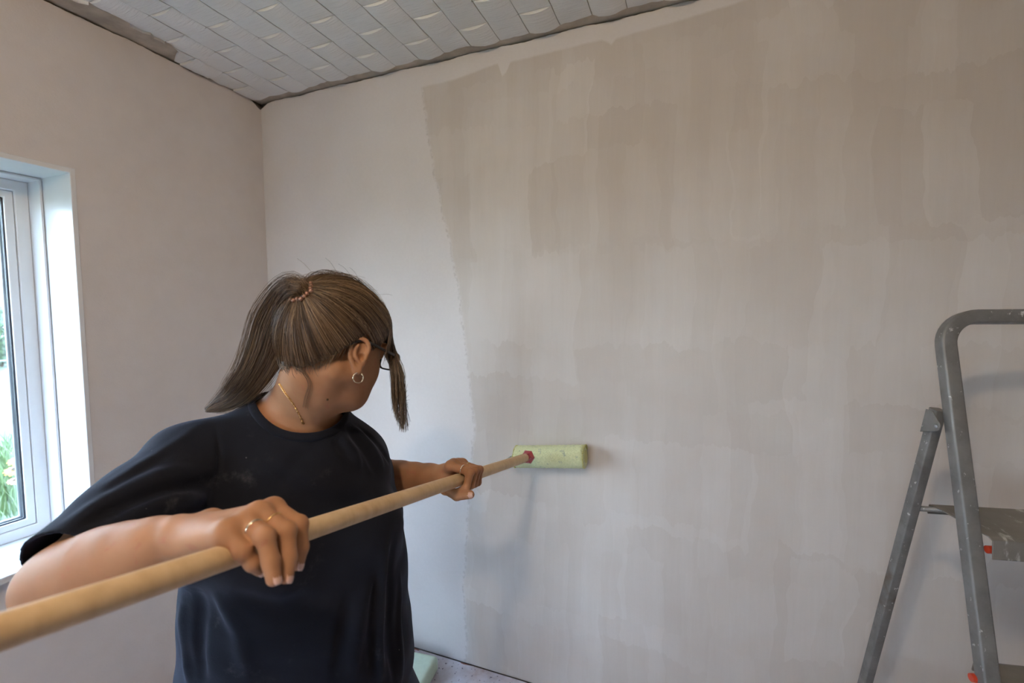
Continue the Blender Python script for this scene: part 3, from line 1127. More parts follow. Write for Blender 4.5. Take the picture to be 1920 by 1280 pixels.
def curve_pts(ctrl, n):
    """Catmull-Rom through control points"""
    C = np.asarray(ctrl, float)
    P = np.concatenate([[2 * C[0] - C[1]], C, [2 * C[-1] - C[-2]]])
    out = []
    m_ = len(C) - 1
    for u in np.linspace(0, m_ - 1e-9, n):
        i = int(u); t = u - i
        a, b, c, d = P[i], P[i + 1], P[i + 2], P[i + 3]
        out.append(.5 * ((2 * b) + (-a + c) * t + (2 * a - 5 * b + 4 * c - d) * t * t + (-a + 3 * b - 3 * c + d) * t ** 3))
    return np.array(out)


def strands(paths, r0, r1, seed=1):
    """many thin three-sided tubes as arrays; paths (n, k, 3)"""
    P = np.asarray(paths, float)
    n, k, _ = P.shape
    t = np.gradient(P, axis=1); t /= np.linalg.norm(t, axis=2, keepdims=True) + 1e-9
    ref = np.array([.31, .52, .79])
    a = np.cross(t, ref); a /= np.linalg.norm(a, axis=2, keepdims=True) + 1e-9
    b = np.cross(t, a)
    r = np.linspace(1, 0, k)[None, :, None] ** .6
    r = r1 + (r0 - r1) * r
    V = np.stack([P + (a * math.cos(q) + b * math.sin(q)) * r for q in (0, 2 * PI / 3, 4 * PI / 3)], 2)   # n,k,3,3
    idx = np.arange(n * k * 3).reshape(n, k, 3)
    f = []
    for j in range(3):
        j2 = (j + 1) % 3
        f.append(np.stack([idx[:, :-1, j], idx[:, :-1, j2], idx[:, 1:, j2], idx[:, 1:, j]], -1).reshape(-1, 4))
    rnd = np.random.default_rng(seed).random(n)
    return V.reshape(-1, 3), np.concatenate(f), np.repeat(rnd, k * 3)


def strand_obj(name, sets, mat, parent):
    Vs, Fs, Rs = [], [], []
    n = 0
    for (V, Fq, R_) in sets:
        Vs.append(V); Fs.append(Fq + n); Rs.append(R_); n += len(V)
    V, Fq, R_ = np.concatenate(Vs), np.concatenate(Fs), np.concatenate(Rs)
    off = np.zeros(3); q = parent
    while q is not None:
        off += np.array(q.location); q = q.parent
    me = bpy.data.meshes.new(name)
    me.vertices.add(len(V)); me.vertices.foreach_set('co', (V - off).astype(np.float32).ravel())
    me.loops.add(len(Fq) * 4); me.loops.foreach_set('vertex_index', Fq.astype(np.int32).ravel())
    me.polygons.add(len(Fq)); me.polygons.foreach_set('loop_start', np.arange(0, len(Fq) * 4, 4, dtype=np.int32))
    me.polygons.foreach_set('use_smooth', np.ones(len(Fq), bool))
    me.update(calc_edges=True)
    at = me.attributes.new('strand', 'FLOAT', 'POINT'); at.data.foreach_set('value', R_.astype(np.float32))
    me.materials.append(mat)
    o = bpy.data.objects.new(name, me); link(o, parent)
    return o


def hit(F_, x, y, z0=.3, z1=2.0):
    d = _F + (x - 960) / FPX * _R - (y - 640) / FPX * _U
    z = z0
    for _ in range(90):
        v = F_((CAM + d * z)[None])[0]
        if v < .0004 or z > z1: break
        z += max(v * .7, .0005) / np.linalg.norm(d)
    return CAM + d * z


# ------------------------------------------------------------------ materials of the person
def mat_skin():
    t = NT('tanned_skin')
    co = t.coords()
    n = t.noise(co, 14, 4, .6); f = t.noise(co, 220, 3, .6); b = t.noise(co, 60, 3, .5)
    c = t.ramp(n, [(.3, (.32, .155, .080)), (.7, (.39, .198, .106))])
    c = t.mix(t.maprange(b, .60, .75), c, (.36, .155, .09))
    t.set(color=c, rough=.58, spec=.22, sss=.10)
    t.bsdf.inputs['Subsurface Radius'].default_value = (.008, .003, .0015)
    t.bsdf.inputs['Subsurface Scale'].default_value = 1.0
    t.bump(t.math('ADD', f, b), .10, .0012)
    return t.m


def mat_hair():
    t = NT('brown_hair')
    a = t.n.new('ShaderNodeAttribute'); a.attribute_name = 'strand'
    c = t.ramp(a.outputs['Fac'], [(.0, (.028, .015, .008)), (.45, (.075, .042, .021)), (.8, (.17, .105, .055)), (1.0, (.30, .205, .12))])
    t.set(color=c, rough=.38, spec=.55)
    return t.m


def mat_haircap():
    t = NT('brown_hair_mass')
    n = t.noise(t.coords((1, 1, 1)), 60, 4, .6)
    t.set(color=t.ramp(n, [(.3, (.035, .02, .011)), (.7, (.085, .05, .026))]), rough=.5, spec=.4)
    return t.m


def mat_shirt():
    t = NT('dusty_navy_cotton')
    co = t.coords()
    n = t.noise(co, 5, 5, .6); f = t.noise(co, 700, 2, .5); d = t.noise(co, 9, 6, .72); s_ = t.noise(co, 75, 2, .5)
    c = t.ramp(n, [(.3, (.0058, .0066, .0108)), (.7, (.0095, .0105, .0158))])
    c = t.mix(t.math('MULTIPLY', t.maprange(d, .58, .80), .32), c, (.14, .135, .14))
    c = t.mix(t.math('MULTIPLY', t.maprange(s_, .77, .80), .35), c, (.30, .30, .30))
    t.set(color=c, rough=.9, spec=.14, sheen=.10)
    t.bsdf.inputs['Sheen Roughness'].default_value = .45
    t.bsdf.inputs['Sheen Tint'].default_value = (.55, .65, 1.0, 1)
    h = t.math('ADD', t.math('MULTIPLY', f, .25), t.math('MULTIPLY', t.noise(co, 24, 4, .55), 1.0))
    t.bump(h, .20, .006)
    return t.m


M['skin'] = mat_skin(); M['hair'] = mat_hair(); M['haircap'] = mat_haircap(); M['shirt'] = mat_shirt()
M['denim'] = simple('dark_blue_trousers', (.02, .03, .055), .85, var=.2, scale=30, bump=.2)
M['shoe'] = simple('grey_shoe_fabric', (.12, .12, .13), .8)
M['sole'] = simple('white_rubber_sole', (.6, .6, .58), .7)
M['gold'] = simple('gold', (.85, .56, .25), .22, metal=1.0, var=.05)
M['silver'] = simple('pale_gold', (.85, .74, .58), .2, metal=1.0, var=.05)
M['nail'] = simple('pale_nail', (.60, .38, .31), .3, var=.05)
M['lip'] = simple('lip_skin', (.40, .15, .12), .45)
M['eyewhite'] = simple('eye_white', (.75, .73, .70), .2, var=.02)
M['iris'] = simple('grey_iris', (.06, .07, .07), .15)
M['lens'] = mat_glass('spectacle_lens', (.97, .97, .98), .08)
M['bead'] = simple('copper_pearl_bead', (.27, .14, .10), .22, metal=.4, var=.3, scale=40)
M['elastic'] = simple('black_elastic', (.012, .010, .012), .6)

# ------------------------------------------------------------------ the skeleton
def camvec(X, Z):                        # horizontal direction: X to the photo's right, Z away
    return unit(X * _R0 + Z * Fh)


UP = np.array([0, 0, 1.0])
tl, tf_ = camvec(.77, .64), camvec(.64, -.77)           # her left, her front (torso)


def at(X, Z, h):
    """room point X right of and Z in front of the camera's foot, at height h"""
    p = CAM + X * _R0 + Z * Fh
    p[2] = h
    return p


def T(c, l_, f_, h):
    return np.array([c[0], c[1], 0]) + tl * l_ + tf_ * f_ + UP * h


BEL = at(-.455, .985, 0)                 # middle of the trunk at the belly
CHE = at(-.455, .955, 0)                 # and at the chest
Rs, Re, Rw = px(352, 866, .835), px(121, 1094, .605), px(332, 1003, .565)
Ls, Le, Lw = px(645, 864, 1.0), px(704, 900, 1.20), px(832, 891, 1.075)
# head frame
HY = math.radians(60); HP = math.radians(20); HRl = math.radians(4)
hf0 = camvec(math.cos(HY), math.sin(HY)); hr0 = camvec(math.sin(HY), -math.cos(HY))
hf = hf0 * math.cos(HP) - UP * math.sin(HP); hu = UP * math.cos(HP) + hf0 * math.sin(HP)
hr = hr0 * math.cos(HRl) - hu * math.sin(HRl); hu = hu * math.cos(HRl) + hr0 * math.sin(HRl)
HC = px(627, 648, .885)
HB = np.stack([hr, hf, hu])


def hd(x, y, z): return HC + hr * x + hf * y + hu * z


person = empty('person', T(BEL, 0, 0, 0), 'person in dark navy t-shirt with ponytail and glasses holding the roller pole', 'person')

body = Field()
ax = HB
# head
body.u(Ell(hd(0, -.012, 0.0340), ax, (.075, .095, .086)), .02)
body.u(Ell(hd(0, .030, -0.0258), ax, (.061, .066, .085)), .03)
for s_ in (-1, 1):
    body.u(Ell(hd(.036 * s_, .044, -0.0361), ax, (.031, .038, .042)), .025)
    body.u(Cone(hd(.058 * s_, .000, -0.0473), hd(.022 * s_, .060, -0.0800), .020, .019), .03)
body.u(Ell(hd(0, .070, -0.0826), ax, (.022, .017, .017)), .02)
body.u(Ell(hd(0, .040, -0.0894), ax, (.048, .045, .026)), .03)
body.u(Cone(hd(0, .094, 0.0200), hd(0, .111, -0.0189), .007, .0105), .015)
for s_ in (-1, 1):
    body.u(Ell(hd(.011 * s_, .104, -0.0224), ax, (.008, .009, .007)), .006)
    body.cut(Ell(hd(.033 * s_, .098, 0.0080), ax, (.019, .014, .012)), .012)
    body.u(Ell(hd(.033 * s_, .079, 0.0080), ax, (.014, .0125, .0125)), .003)
    body.u(Cone(hd(.012 * s_, .095, 0.0260), hd(.052 * s_, .080, 0.0260), .008, .007), .012)
body.u(Cone(hd(-.020, .088, -0.0464), hd(.020, .088, -0.0464), .0055, .0055), .006)
body.u(Ell(hd(0, .096, -0.0447), ax, (.015, .007, .0055)), .006)
body.u(Ell(hd(0, .093, -0.0550), ax, (.015, .008, .0065)), .006)
body.cut(Cone(hd(-.022, .104, -0.0499), hd(.022, .104, -0.0499), .0014, .0014), .003)
# ears
for s_ in (-1, 1):
    eo = unit(hr * s_ * .80 - hf * .60)                    # ear stands off, turned back
    ea = unit(hf - eo * (hf @ eo)); eu = np.cross(ea, eo) * s_
    eu = unit(hu - eo * (hu @ eo)); tilt = .22
    eu = unit(eu - ea * tilt); ea = unit(ea - eu * (ea @ eu))
    ec = hd(.074 * s_, .002, -.014) + eo * .009
    EA = np.stack([ea, eu, eo])
    def ep(a, u_, o_): return ec + ea * a + eu * u_ + eo * o_
    body.u(Ell(ep(0, .004, -.002), EA, (.0155, .026, .006)), .006)
    rim = [ep(.0135, .006, .0), ep(.0155, .017, .002), ep(.010, .029, .004), ep(-.002, .033, .005), ep(-.0135, .027, .006), ep(-.018, .013, .0065), ep(-.016, -.003, .006), ep(-.0095, -.017, .004), ep(-.003, -.026, .002)]
    rim = curve_pts(rim, 17)
    body.cut(Ell(ep(.002, .009, .006), EA, (.010, .018, .0065)), .004)
    for i in range(len(rim) - 1): body.u(Cone(rim[i], rim[i + 1], .0036, .0036), .0025)
    anti = curve_pts([ep(-.004, .021, .004), ep(-.009, .012, .0045), ep(-.008, .000, .004), ep(-.001, -.008, .003)], 8)
    for i in range(len(anti) - 1): body.u(Cone(anti[i], anti[i + 1], .0032, .0032), .003)
    body.u(Ell(ep(.0105, -.001, .003), EA, (.005, .006, .005)), .004)
    body.cut(Ell(ep(.0035, .000, .003), EA, (.0055, .007, .008)), .003)
    body.u(Ell(ep(-.001, -.025, .001), EA, (.0075, .009, .0045)), .005)
    if s_ == 1: lobe = ep(.000, -.031, .002); LEA = EA
# neck and trunk (under the shirt)
NB = T(CHE, .0, .020, 1.162)
body.u(Cone(hd(0, -.028, -.055), NB, .052, .060), .03)
body.u(Cone(hd(.0, .000, -.085), NB + tf_ * .022 - UP * .01, .038, .048), .03)
body.u(Cone(hd(.055, -.030, -.052), NB + tf_ * .050 - UP * .035, .016, .014), .022)
body.u(Cone(hd(-.055, -.030, -.052), NB + tf_ * .050 - UP * .035, .016, .014), .022)
body.u(Ell(T(CHE, 0, .035, 1.035), np.stack([tl, tf_, UP]), (.155, .10, .105)), .05)
body.u(Cone(Rs, NB - UP * .028 - tl * .03, .048, .052), .05)
body.u(Cone(Ls, NB - UP * .045, .048, .055), .05)
body.u(Ell(T(BEL, 0, .0, .82), np.stack([tl, tf_, UP]), (.17, .14, .22)), .05)
# arms


def limb(F_, a, b, r, k=.02):
    """r: radii along the bone"""
    n = len(r) - 1
    for i in range(n):
        F_.u(Cone(a + (b - a) * i / n, a + (b - a) * (i + 1) / n, r[i], r[i + 1]), k)


limb(body, Rs, Re, [.060, .056, .049, .042])
limb(body, Re, Rw, [.042, .047, .045, .038, .030, .0245])
body.u(Ell(Re + unit(Re - Rw) * .004, np.eye(3), (.041,) * 3), .03)
limb(body, Ls, Le, [.058, .054, .048, .043])
limb(body, Le, Lw, [.044, .045, .040, .033, .027, .0245])


# ---- hands
def chain(start, targets, lens, near=True):
    """joints along photo rays, bone lengths kept"""
    J = [np.asarray(start, float)]
    for (x, y, side), L_ in zip(targets, lens):
        d = unit(_F + (x - 960) / FPX * _R - (y - 640) / FPX * _U)
        q = J[-1] - CAM
        b = q @ d; c = q @ q - L_ * L_
        disc = b * b - c
        t = b if disc <= 0 else (b - math.sqrt(disc) if side < 0 else b + math.sqrt(disc))
        p = CAM + d * t
        if disc <= 0: p = J[-1] + unit(p - J[-1]) * L_
        J.append(p)
    return J


nails = []


def finger(J, r, axis_pt):
    """J: MCP, PIP, DIP, tip; returns the items of one finger"""
    it = []
    for i in range(3):
        it.append((Cone(J[i], J[i + 1], r[i], r[i + 1]), .004, 'u'))
    it.append((Ell(J[1], np.eye(3), (r[1] * 1.06,) * 3), .004, 'u'))
    d = unit(J[3] - J[2])
    out = J[3] - axis_pt(J[3]); out = unit(out - d * (out @ d))
    nails.append((J[3] + d * r[3] * .15 + out * (r[3] - .0016), d, out, r[3]))
    return it


def pole_near(p):
    return pa + PD * ((p - pa) @ PD)


# right hand, draped over the pole, fingers in front
RH = [('pinky', px(427, 997, .516), [(455, 1033, -1), (474, 1056, 1), (488, 1067, 1)], (.0315, .0185, .014), (.0100, .0092, .0084, .0074)),
      ('ring', px(464, 980, .534), [(497, 1006, -1), (510, 1062, 1), (514, 1090, 1)], (.042, .027, .018), (.0108, .0102, .0093, .0080)),
      ('middle', px(488, 961, .550), [(537, 995, -1), (541, 1056, 1), (535, 1091, 1)], (.046, .029, .019), (.0112, .0104, .0095, .0082)),
      ('index', px(513, 953, .574), [(560, 983, -1), (564, 1034, 1), (557, 1060, 1)], (.043, .026, .018), (.0112, .0103, .0094, .0080))]
RJ = {}
for nm, mcp, tg, ln, rr in RH:
    J = chain(mcp, tg, ln)
    RJ[nm] = J
    body.group(finger(J, rr, pole_near), .005)
    palm_end = mcp
    w0 = Rw + (mcp - Rw) * .18
    body.u(Cone(Rw, mcp + (Rw - mcp) * .02, .0125, .0122), .014)
    body.u(Ell(mcp, np.eye(3), (.0128,) * 3), .010)
body.u(Cone(Rw + (RJ['pinky'][0] - Rw) * .15 - UP * .010, RJ['pinky'][0] - UP * .004, .020, .011), .015)
# thumb, on the far side under the pole
tb0 = Rw + (RJ['index'][0] - Rw) * .25 + Fh * .018
thR = [tb0, tb0 + _R0 * .035 + Fh * .022 - UP * .022, tb0 + _R0 * .062 + Fh * .030 - UP * .040, tb0 + _R0 * .085 + Fh * .030 - UP * .047]
body.u(Cone(thR[0], thR[1], .017, .0125), .012)
body.group(finger(thR, (.0125, .0115, .0105, .009), pole_near), .004)

# left hand, closed round the pole
LZ = 1.058
lc = pole_pt(LZ)
un = unit(UP - PD * (UP @ PD)); rn = np.cross(PD, un)


def pc(s, ang, r):                       # s along the pole, angle from the right, r off the axis
    a = math.radians(ang)
    return lc + PD * s + (rn * math.cos(a) + un * math.sin(a)) * r


LJ = {}
for nm, s0, s1, rr, q in (('index', -.030, -.034, (.0100, .0092, .0084, .0074), 1.0), ('middle', -.010, -.012, (.0100, .0094, .0086, .0074), 1.06),
                          ('ring', .010, .009, (.0096, .0090, .0082, .0072), 1.0), ('pinky', .028, .027, (.0088, .0080, .0074, .0066), .92)):
    J = [pc(s0, 128, .036 * q), pc(s0 * .9 + s1 * .1, 36, .0345 * q), pc(s1, -26, .0265), pc(s1, -82, .0245)]
    LJ[nm] = J
    body.group(finger(J, rr, pole_near), .0035)
    body.u(Cone(Lw + (J[0] - Lw) * .05, J[0], .0140, .0112), .014)
    body.u(Ell(J[0], np.eye(3), (.0115,) * 3), .010)
thL = [Lw + (pc(-.03, 200, .03) - Lw) * .35 - un * .006, pc(-.030, 218, .038), pc(-.040, 278, .032), pc(-.044, 328, .046)]
body.u(Cone(thL[0], thL[1], .0165, .0125), .012)
body.u(Cone(Lw, pc(-.012, 190, .030), .020, .012), .014)
itL = finger(thL, (.0125, .0118, .0110, .0092), lambda p: p - (un * -1 + rn * .2) * .01)
nails[-1] = (thL[3] + unit(thL[3] - thL[2]) * .002 - PD * .0078, unit(thL[3] - thL[2]), -PD, .0092)
body.group(itL, .004)
bpts = np.array([HC, Rs, Re, Rw, Ls, Le, Lw, thR[3], LJ['index'][1], T(BEL, 0, 0, .6)])
bo, _ = field_obj('body', body, bpts.min(0) - .14, bpts.max(0) + .14, .0019, M['skin'], person)

# nails
for (c, d, out, r) in nails:
    s_ = np.cross(d, out)
    V, Fc = [], []
    for i, u_ in enumerate(np.linspace(-1, 1.15, 6)):
        wq = math.sqrt(max(0.05, 1 - (abs(u_) / 1.25) ** 4))
        for j, v_ in enumerate(np.linspace(-1, 1, 5)):
            V.append(c + d * u_ * r * .72 + s_ * v_ * r * .74 * wq + out * (.0016 - (v_ * v_) * r * .30 - max(0, u_ - .2) ** 2 * .0008))
    for i in range(5):
        for j in range(4): Fc.append((i * 5 + j, i * 5 + j + 1, (i + 1) * 5 + j + 1, (i + 1) * 5 + j))
    o = mesh('fingernail', V, Fc, M['nail'], person, True)
    o.modifiers.new('solid', 'SOLIDIFY').thickness = .0009


def ring_on(J, frac, r, mat, wdt=.0022):
    c = J[0] + (J[1] - J[0]) * frac; d = unit(J[1] - J[0])
    a = unit(np.cross(d, UP)); b = np.cross(d, a)
    pts = [c + (a * math.cos(q) + b * math.sin(q)) * r for q in np.linspace(0, 2 * PI, 28, endpoint=False)]
    mb = MB(); mb.sweep(pts, [(-wdt, -.0005), (wdt, -.0005), (wdt, .0008), (-wdt, .0008)], up=d, closed=True)
    mb2 = MB(); mb2.sweep(pts, [(math.cos(q) * .0011, math.sin(q) * wdt) for q in np.linspace(0, 2 * PI, 8, endpoint=False)], up=d, closed=True)
    return mb2.build('finger_ring', mat, person, smooth=True)


ring_on(RJ['ring'], .46, .0108, M['silver'], .0019)
ring_on(RJ['middle'], .52, .0109, M['gold'], .0012)
ring_on(LJ['ring'], .5, .0104, M['gold'], .0018)
ring_on(LJ['index'], .62, .0107, M['silver'], .0015)

# eyes
for s_ in (-1, 1):
    e = MB().lathe(hd(.033 * s_, .0905, .008), hf, [(-.004, .0095), (0, .0078), (.0022, .004), (.0026, .0005)], 16).build('eye', M['eyewhite'], person, smooth=True)
    MB().lathe(hd(.033 * s_, .0926, .008), hf, [(-.001, .0050), (.0004, .0042), (.0008, .0005)], 16).build('iris', M['iris'], e, smooth=True)

# ------------------------------------------------------------------ hair
TIE = hd(.012, -.094, .060)
TD = unit(TIE - hd(0, -.02, .03))
cap = Field()
cap.u(Ell(hd(0, -.014, .036), ax, (.084, .104, .0945)), .01)
cap.u(Ell(hd(0, -.044, -.018), ax, (.064, .050, .066)), .04)
cap.u(Ell(hd(.0, .045, .050), ax, (.066, .050, .060)), .03)
cap.u(Cone(hd(.01, -.055, .05), TIE, .045, .012), .02)


def cap_post(p, d):
    q = (p - HC) @ HB.T
    # comb grooves running to the tie
    v = p - TIE
    a1 = np.cross(TD, UP); a1 = a1 / np.linalg.norm(a1); a2 = np.cross(TD, a1)
    ang = np.arctan2(v @ a2, v @ a1)
    rr = np.linalg.norm(v, axis=1)
    d = d - (.0011 * np.sin(ang * 41 + 3 * np.sin(ang * 5)) + .0008 * np.sin(ang * 97 + 1.3)) * np.clip(rr / .05, .2, 1)
    # hairline: forehead, temple, over the ear, nape
    hl = np.interp(q[:, 1], [-.12, -.092, -.075, -.055, -.038, -.022, .004, .016, .026, .045, .062, .080, .12], [-.060, -.066, -.058, -.032, -.010, .012, .034, .026, .004, .018, .046, .066, .075])
    hl = hl + .002 * np.sin(q[:, 1] * 400 + q[:, 0] * 150)
    return np.maximum(d, (hl - q[:, 2]) * .7)


cap.post = cap_post
hair, _ = field_obj('hair', cap, HC - .16, HC + .17, .0021, M['haircap'], person)
at_ = hair.data.attributes.new('strand', 'FLOAT', 'POINT')
r2 = np.random.default_rng(5)


cap_plain = Field(); cap_plain.items = list(cap.items)


def on_cap(dirs, lift):
    """points of the hair surface along directions from the head's middle (head frame)"""
    o = np.array([0, -.02, .02])
    dw = dirs @ HB; ow = HC + o @ HB
    a = np.full(len(dirs), .03); b = np.full(len(dirs), .20)
    for _ in range(16):
        m_ = (a + b) / 2
        ins = cap_plain(ow + dw * m_[:, None]) < 0
        a = np.where(ins, m_, a); b = np.where(ins, b, m_)
    return o + dirs * (a + lift)[:, None]


def scalp_strands(n, seed, lift=(.000, .003), r=(.00055, .0004), k=12):
    r_ = np.random.default_rng(seed)
    tie_l = (TIE - HC) @ HB.T
    o = np.array([0, -.02, .02])
    td = unit(tie_l - o)
    dr = r_.normal(size=(n * 4, 3)); dr /= np.linalg.norm(dr, axis=1)[:, None]
    p0 = on_cap(dr, np.zeros(len(dr)))
    hl = np.interp(p0[:, 1], [-.12, -.092, -.075, -.055, -.038, -.022, .004, .016, .026, .045, .062, .080, .12], [-.060, -.066, -.058, -.032, -.010, .012, .034, .026, .004, .018, .046, .066, .075])
    dr = dr[(p0[:, 2] > hl + .001) & (dr @ td < .95)][:n]
    n = len(dr)
    t = np.linspace(0, 1, k)
    om = np.arccos(np.clip(dr @ td, -1, 1))[:, None]
    ds = (np.sin((1 - t) * om)[:, :, None] * dr[:, None] + np.sin(t * om)[:, :, None] * td) / np.sin(om)[:, :, None]
    lf = r_.uniform(*lift, (n, 1)) * np.sin(PI * t) + .0008
    P = on_cap(ds.reshape(-1, 3), lf.ravel()).reshape(n, k, 3)
    P[:, -1] = tie_l * .5 + P[:, -1] * .5
    return strands(HC + P @ HB, *r, seed=seed)


def nape_wisps(n, seed):
    r_ = np.random.default_rng(seed)
    dr = r_.normal(size=(n * 30, 3)); dr /= np.linalg.norm(dr, axis=1)[:, None]
    p0 = on_cap(dr, np.zeros(len(dr)))
    hl = np.interp(p0[:, 1], [-.12, -.092, -.075, -.055, -.038, -.022, .004], [-.060, -.066, -.058, -.032, -.010, .012, .034])
    p0 = p0[(p0[:, 2] > hl) & (p0[:, 2] < hl + .010) & (p0[:, 1] < -.02)][:n]
    t = np.linspace(0, 1, 7)[None, :, None]
    L_ = r_.uniform(.008, .026, len(p0))[:, None, None]
    o = np.array([0, -.02, -.03])
    inw = o - p0; inw /= np.linalg.norm(inw, axis=1)[:, None]
    dn = np.stack([.25 * r_.normal(size=len(p0)), .15 * r_.normal(size=len(p0)) + .1, -np.ones(len(p0))], 1)
    P = p0[:, None] + dn[:, None] * t * L_ + inw[:, None] * (.0015 + .012 * t * t * L_ / .02)
    return strands(HC + P @ HB, .0004, .0002, seed=seed)


sets = [nape_wisps(420, 77), scalp_strands(5200, 3), scalp_strands(260, 4, (.004, .011), (.0003, .0002))]
hs = strand_obj('hair_strands', sets, M['hair'], hair)

# ponytail
pt_ctrl = [TIE, TIE + TD * .026, px(538, 560, .815), px(515, 609, .84), px(494, 668, .86), px(467, 714, .875), px(432, 748, .885), px(385, 770, .89)]
PC = curve_pts(pt_ctrl, 40)
wid = np.interp(np.linspace(0, 1, 40), [0, .10, .2, .42, .6, .8, .92, 1], [.010, .013, .024, .036, .033, .026, .015, .004])
tan = np.gradient(PC, axis=0); tan /= np.linalg.norm(tan, axis=1)[:, None]
ca = np.cross(tan, _F); ca /= np.linalg.norm(ca, axis=1)[:, None]; cb = np.cross(tan, ca)


def pony(n, seed, spread, r, kk=22, lo=0.0, cut=(.72, 1.0), out=0):
    r_ = np.random.default_rng(seed)
    paths = []
    for i in range(n):
        a = r_.uniform(0, 2 * PI); q = math.sqrt(r_.random()) * spread if not out else r_.uniform(.9, spread)
        e = r_.uniform(*cut)
        u = np.linspace(lo, e, kk) * 39
        i0 = np.minimum(u.astype(int), 38); t = (u - i0)[:, None]
        P = PC[i0] * (1 - t) + PC[i0 + 1] * t
        w_ = (wid[i0] * (1 - t[:, 0]) + wid[i0 + 1] * t[:, 0])
        a_ = a + .22 * np.sin(u * .08 + i) * r_.random()
        w_ = w_ * (1 + .06 * np.sin(u * .15 + r_.uniform(0, 6)))
        P = P + (ca[i0] * (np.cos(a_) * w_ * q)[:, None] + cb[i0] * (np.sin(a_) * w_ * q * .62)[:, None])
        paths.append(P)
    return strands(np.array(paths), *r, seed=seed + 50)


pf_ = Field()
for i in range(7, 34):
    A = np.stack([tan[i], ca[i], cb[i]])
    pf_.u(Ell(PC[i], A, (.018, wid[i] * .66, wid[i] * .42)), .010)
ptail, _ = field_obj('ponytail', pf_, PC.min(0) - .06, PC.max(0) + .06, .003, M['haircap'], hair)
ptl = strand_obj('ponytail_strands', [pony(3000, 8, 1.0, (.00055, .00035)), pony(170, 9, 1.5, (.0003, .0002), out=1)], M['hair'], hair)

# fringe: combed forward from the crown, hanging in front of the face
fr_paths = []
r_ = np.random.default_rng(12)
for i in range(420):
    q = r_.random(); w_ = r_.normal()
    sx = r_.uniform(-.045, .035) if i % 2 else r_.uniform(.005, .05)
    st = on_cap(unit(np.array([sx, .02 + .05 * r_.random(), .105]))[None], .0012)[0]
    m1_ = on_cap(unit(np.array([sx * .9, .085, .062 + .02 * r_.random()]))[None], .002)[0]
    m2_ = on_cap(unit(np.array([sx * .7, .11, .030]))[None], .006 + .006 * r_.random())[0]
    z_ = (.968 if i % 2 else .932) + .010 * w_
    tipx = (737 + 30 * q ** 1.2 if i % 2 else 735 + 24 * q) + 2 * r_.normal(); L_ = 812 - 62 * abs(q - .75) - 85 * r_.random() ** 3
    e3 = px(733 + 20 * q + 2 * r_.normal(), 690, z_); e4 = px(735 + 24 * q + 2 * r_.normal(), 745, z_); e5 = px(tipx, L_, z_)
    fr_paths.append(curve_pts([HC + st @ HB, HC + m1_ @ HB, HC + m2_ @ HB, e3, e4, e5], 18))
for i in range(46):                                        # thin wisps over the temple
    sx = .058 + .012 * r_.random()
    st = on_cap(unit(np.array([sx, .03 + .02 * r_.random(), .085]))[None], .001)[0]
    m1_ = on_cap(unit(np.array([sx, .07 + .02 * r_.random(), .045]))[None], .001)[0]
    m2_ = m1_ + np.array([.006, .004, -.025 - .012 * r_.random()]); m3_ = m2_ + np.array([.002, .002 * r_.normal(), -.022 - .02 * r_.random() ** 2])
    fr_paths.append(curve_pts([HC + v @ HB for v in (st, m1_, m2_, m3_)], 18))
NF = len(fr_paths)
# loose curl at the nape and fly-aways over the crown
for i in range(9):
    d_ = r_.normal(size=2) * 3
    fr_paths.append(curve_pts([hit(body, x_ + d_[0], y_ + d_[1], z0=.6) - _F * .003 for (x_, y_) in ((560, 690), (574, 700), (583, 720), (577, 742), (573, 762))], 18))
for i in range(14):
    a = r_.uniform(-.6, .9); dr = unit(np.array([.25 * r_.normal(), a, 1.0]))
    p0 = on_cap(dr[None], 0.0)[0]; d2 = unit(np.array([.1 * r_.normal(), .8 if r_.random() > .5 else -.8, .25]))
    ps = [p0 - dr * .002, p0 + dr * .003 + d2 * .018, p0 + dr * .006 + d2 * .035, p0 + dr * .004 + d2 * .05]
    fr_paths.append(curve_pts([HC + q @ HB for q in ps], 18))
fr_paths = np.array(fr_paths)
strand_obj('fringe', [strands(fr_paths[:NF], .00046, .00026, 31), strands(fr_paths[NF:], .00025, .00018, 32)], M['hair'], hair)

# scrunchie: beads round the tie
sc = MB(); t1 = unit(np.cross(TD, UP)); t2 = np.cross(TD, t1)
scr = MB(); scr.tube([TIE + TD * .016 + (t1 * math.cos(q) + t2 * math.sin(q)) * .0135 for q in np.linspace(0, 2 * PI, 24, endpoint=False)], .006, 8, closed=True, up=TD)
band = scr.build('hair_band', M['elastic'], hair, smooth=True)
bead = None
sph = MB().lathe((0, 0, -.0042), (0, 0, 1), [(0, .0003), (.0008, .0024), (.0022, .0037), (.0042, .0042), (.0062, .0037), (.0076, .0024), (.0084, .0003)], 12)
bm_me = None
for k in range(38):
    q = 2 * PI * k / 19 + (.16 if k >= 19 else 0)
    c = TIE + TD * (.013 if k < 19 else .021) + (t1 * math.cos(q) + t2 * math.sin(q)) * (.0205 + .002 * math.sin(k * 2.3))
    if bm_me is None:
        o = mesh('bead', np.array(sph.v), sph.f, M['bead'], None, True); bm_me = o.data; o.parent = band
    else:
        o = bpy.data.objects.new('bead', bm_me); link(o, band)
    o.location = c - np.array(person.location)

# ------------------------------------------------------------------ glasses, earring, necklace
M['frame'] = simple('black_spectacle_frame', (.012, .012, .014), .3)
gl_ = MB()
g0 = empty('glasses', (0, 0, 0)); g0.parent = person
g0['label'] = 'black rectangular glasses'


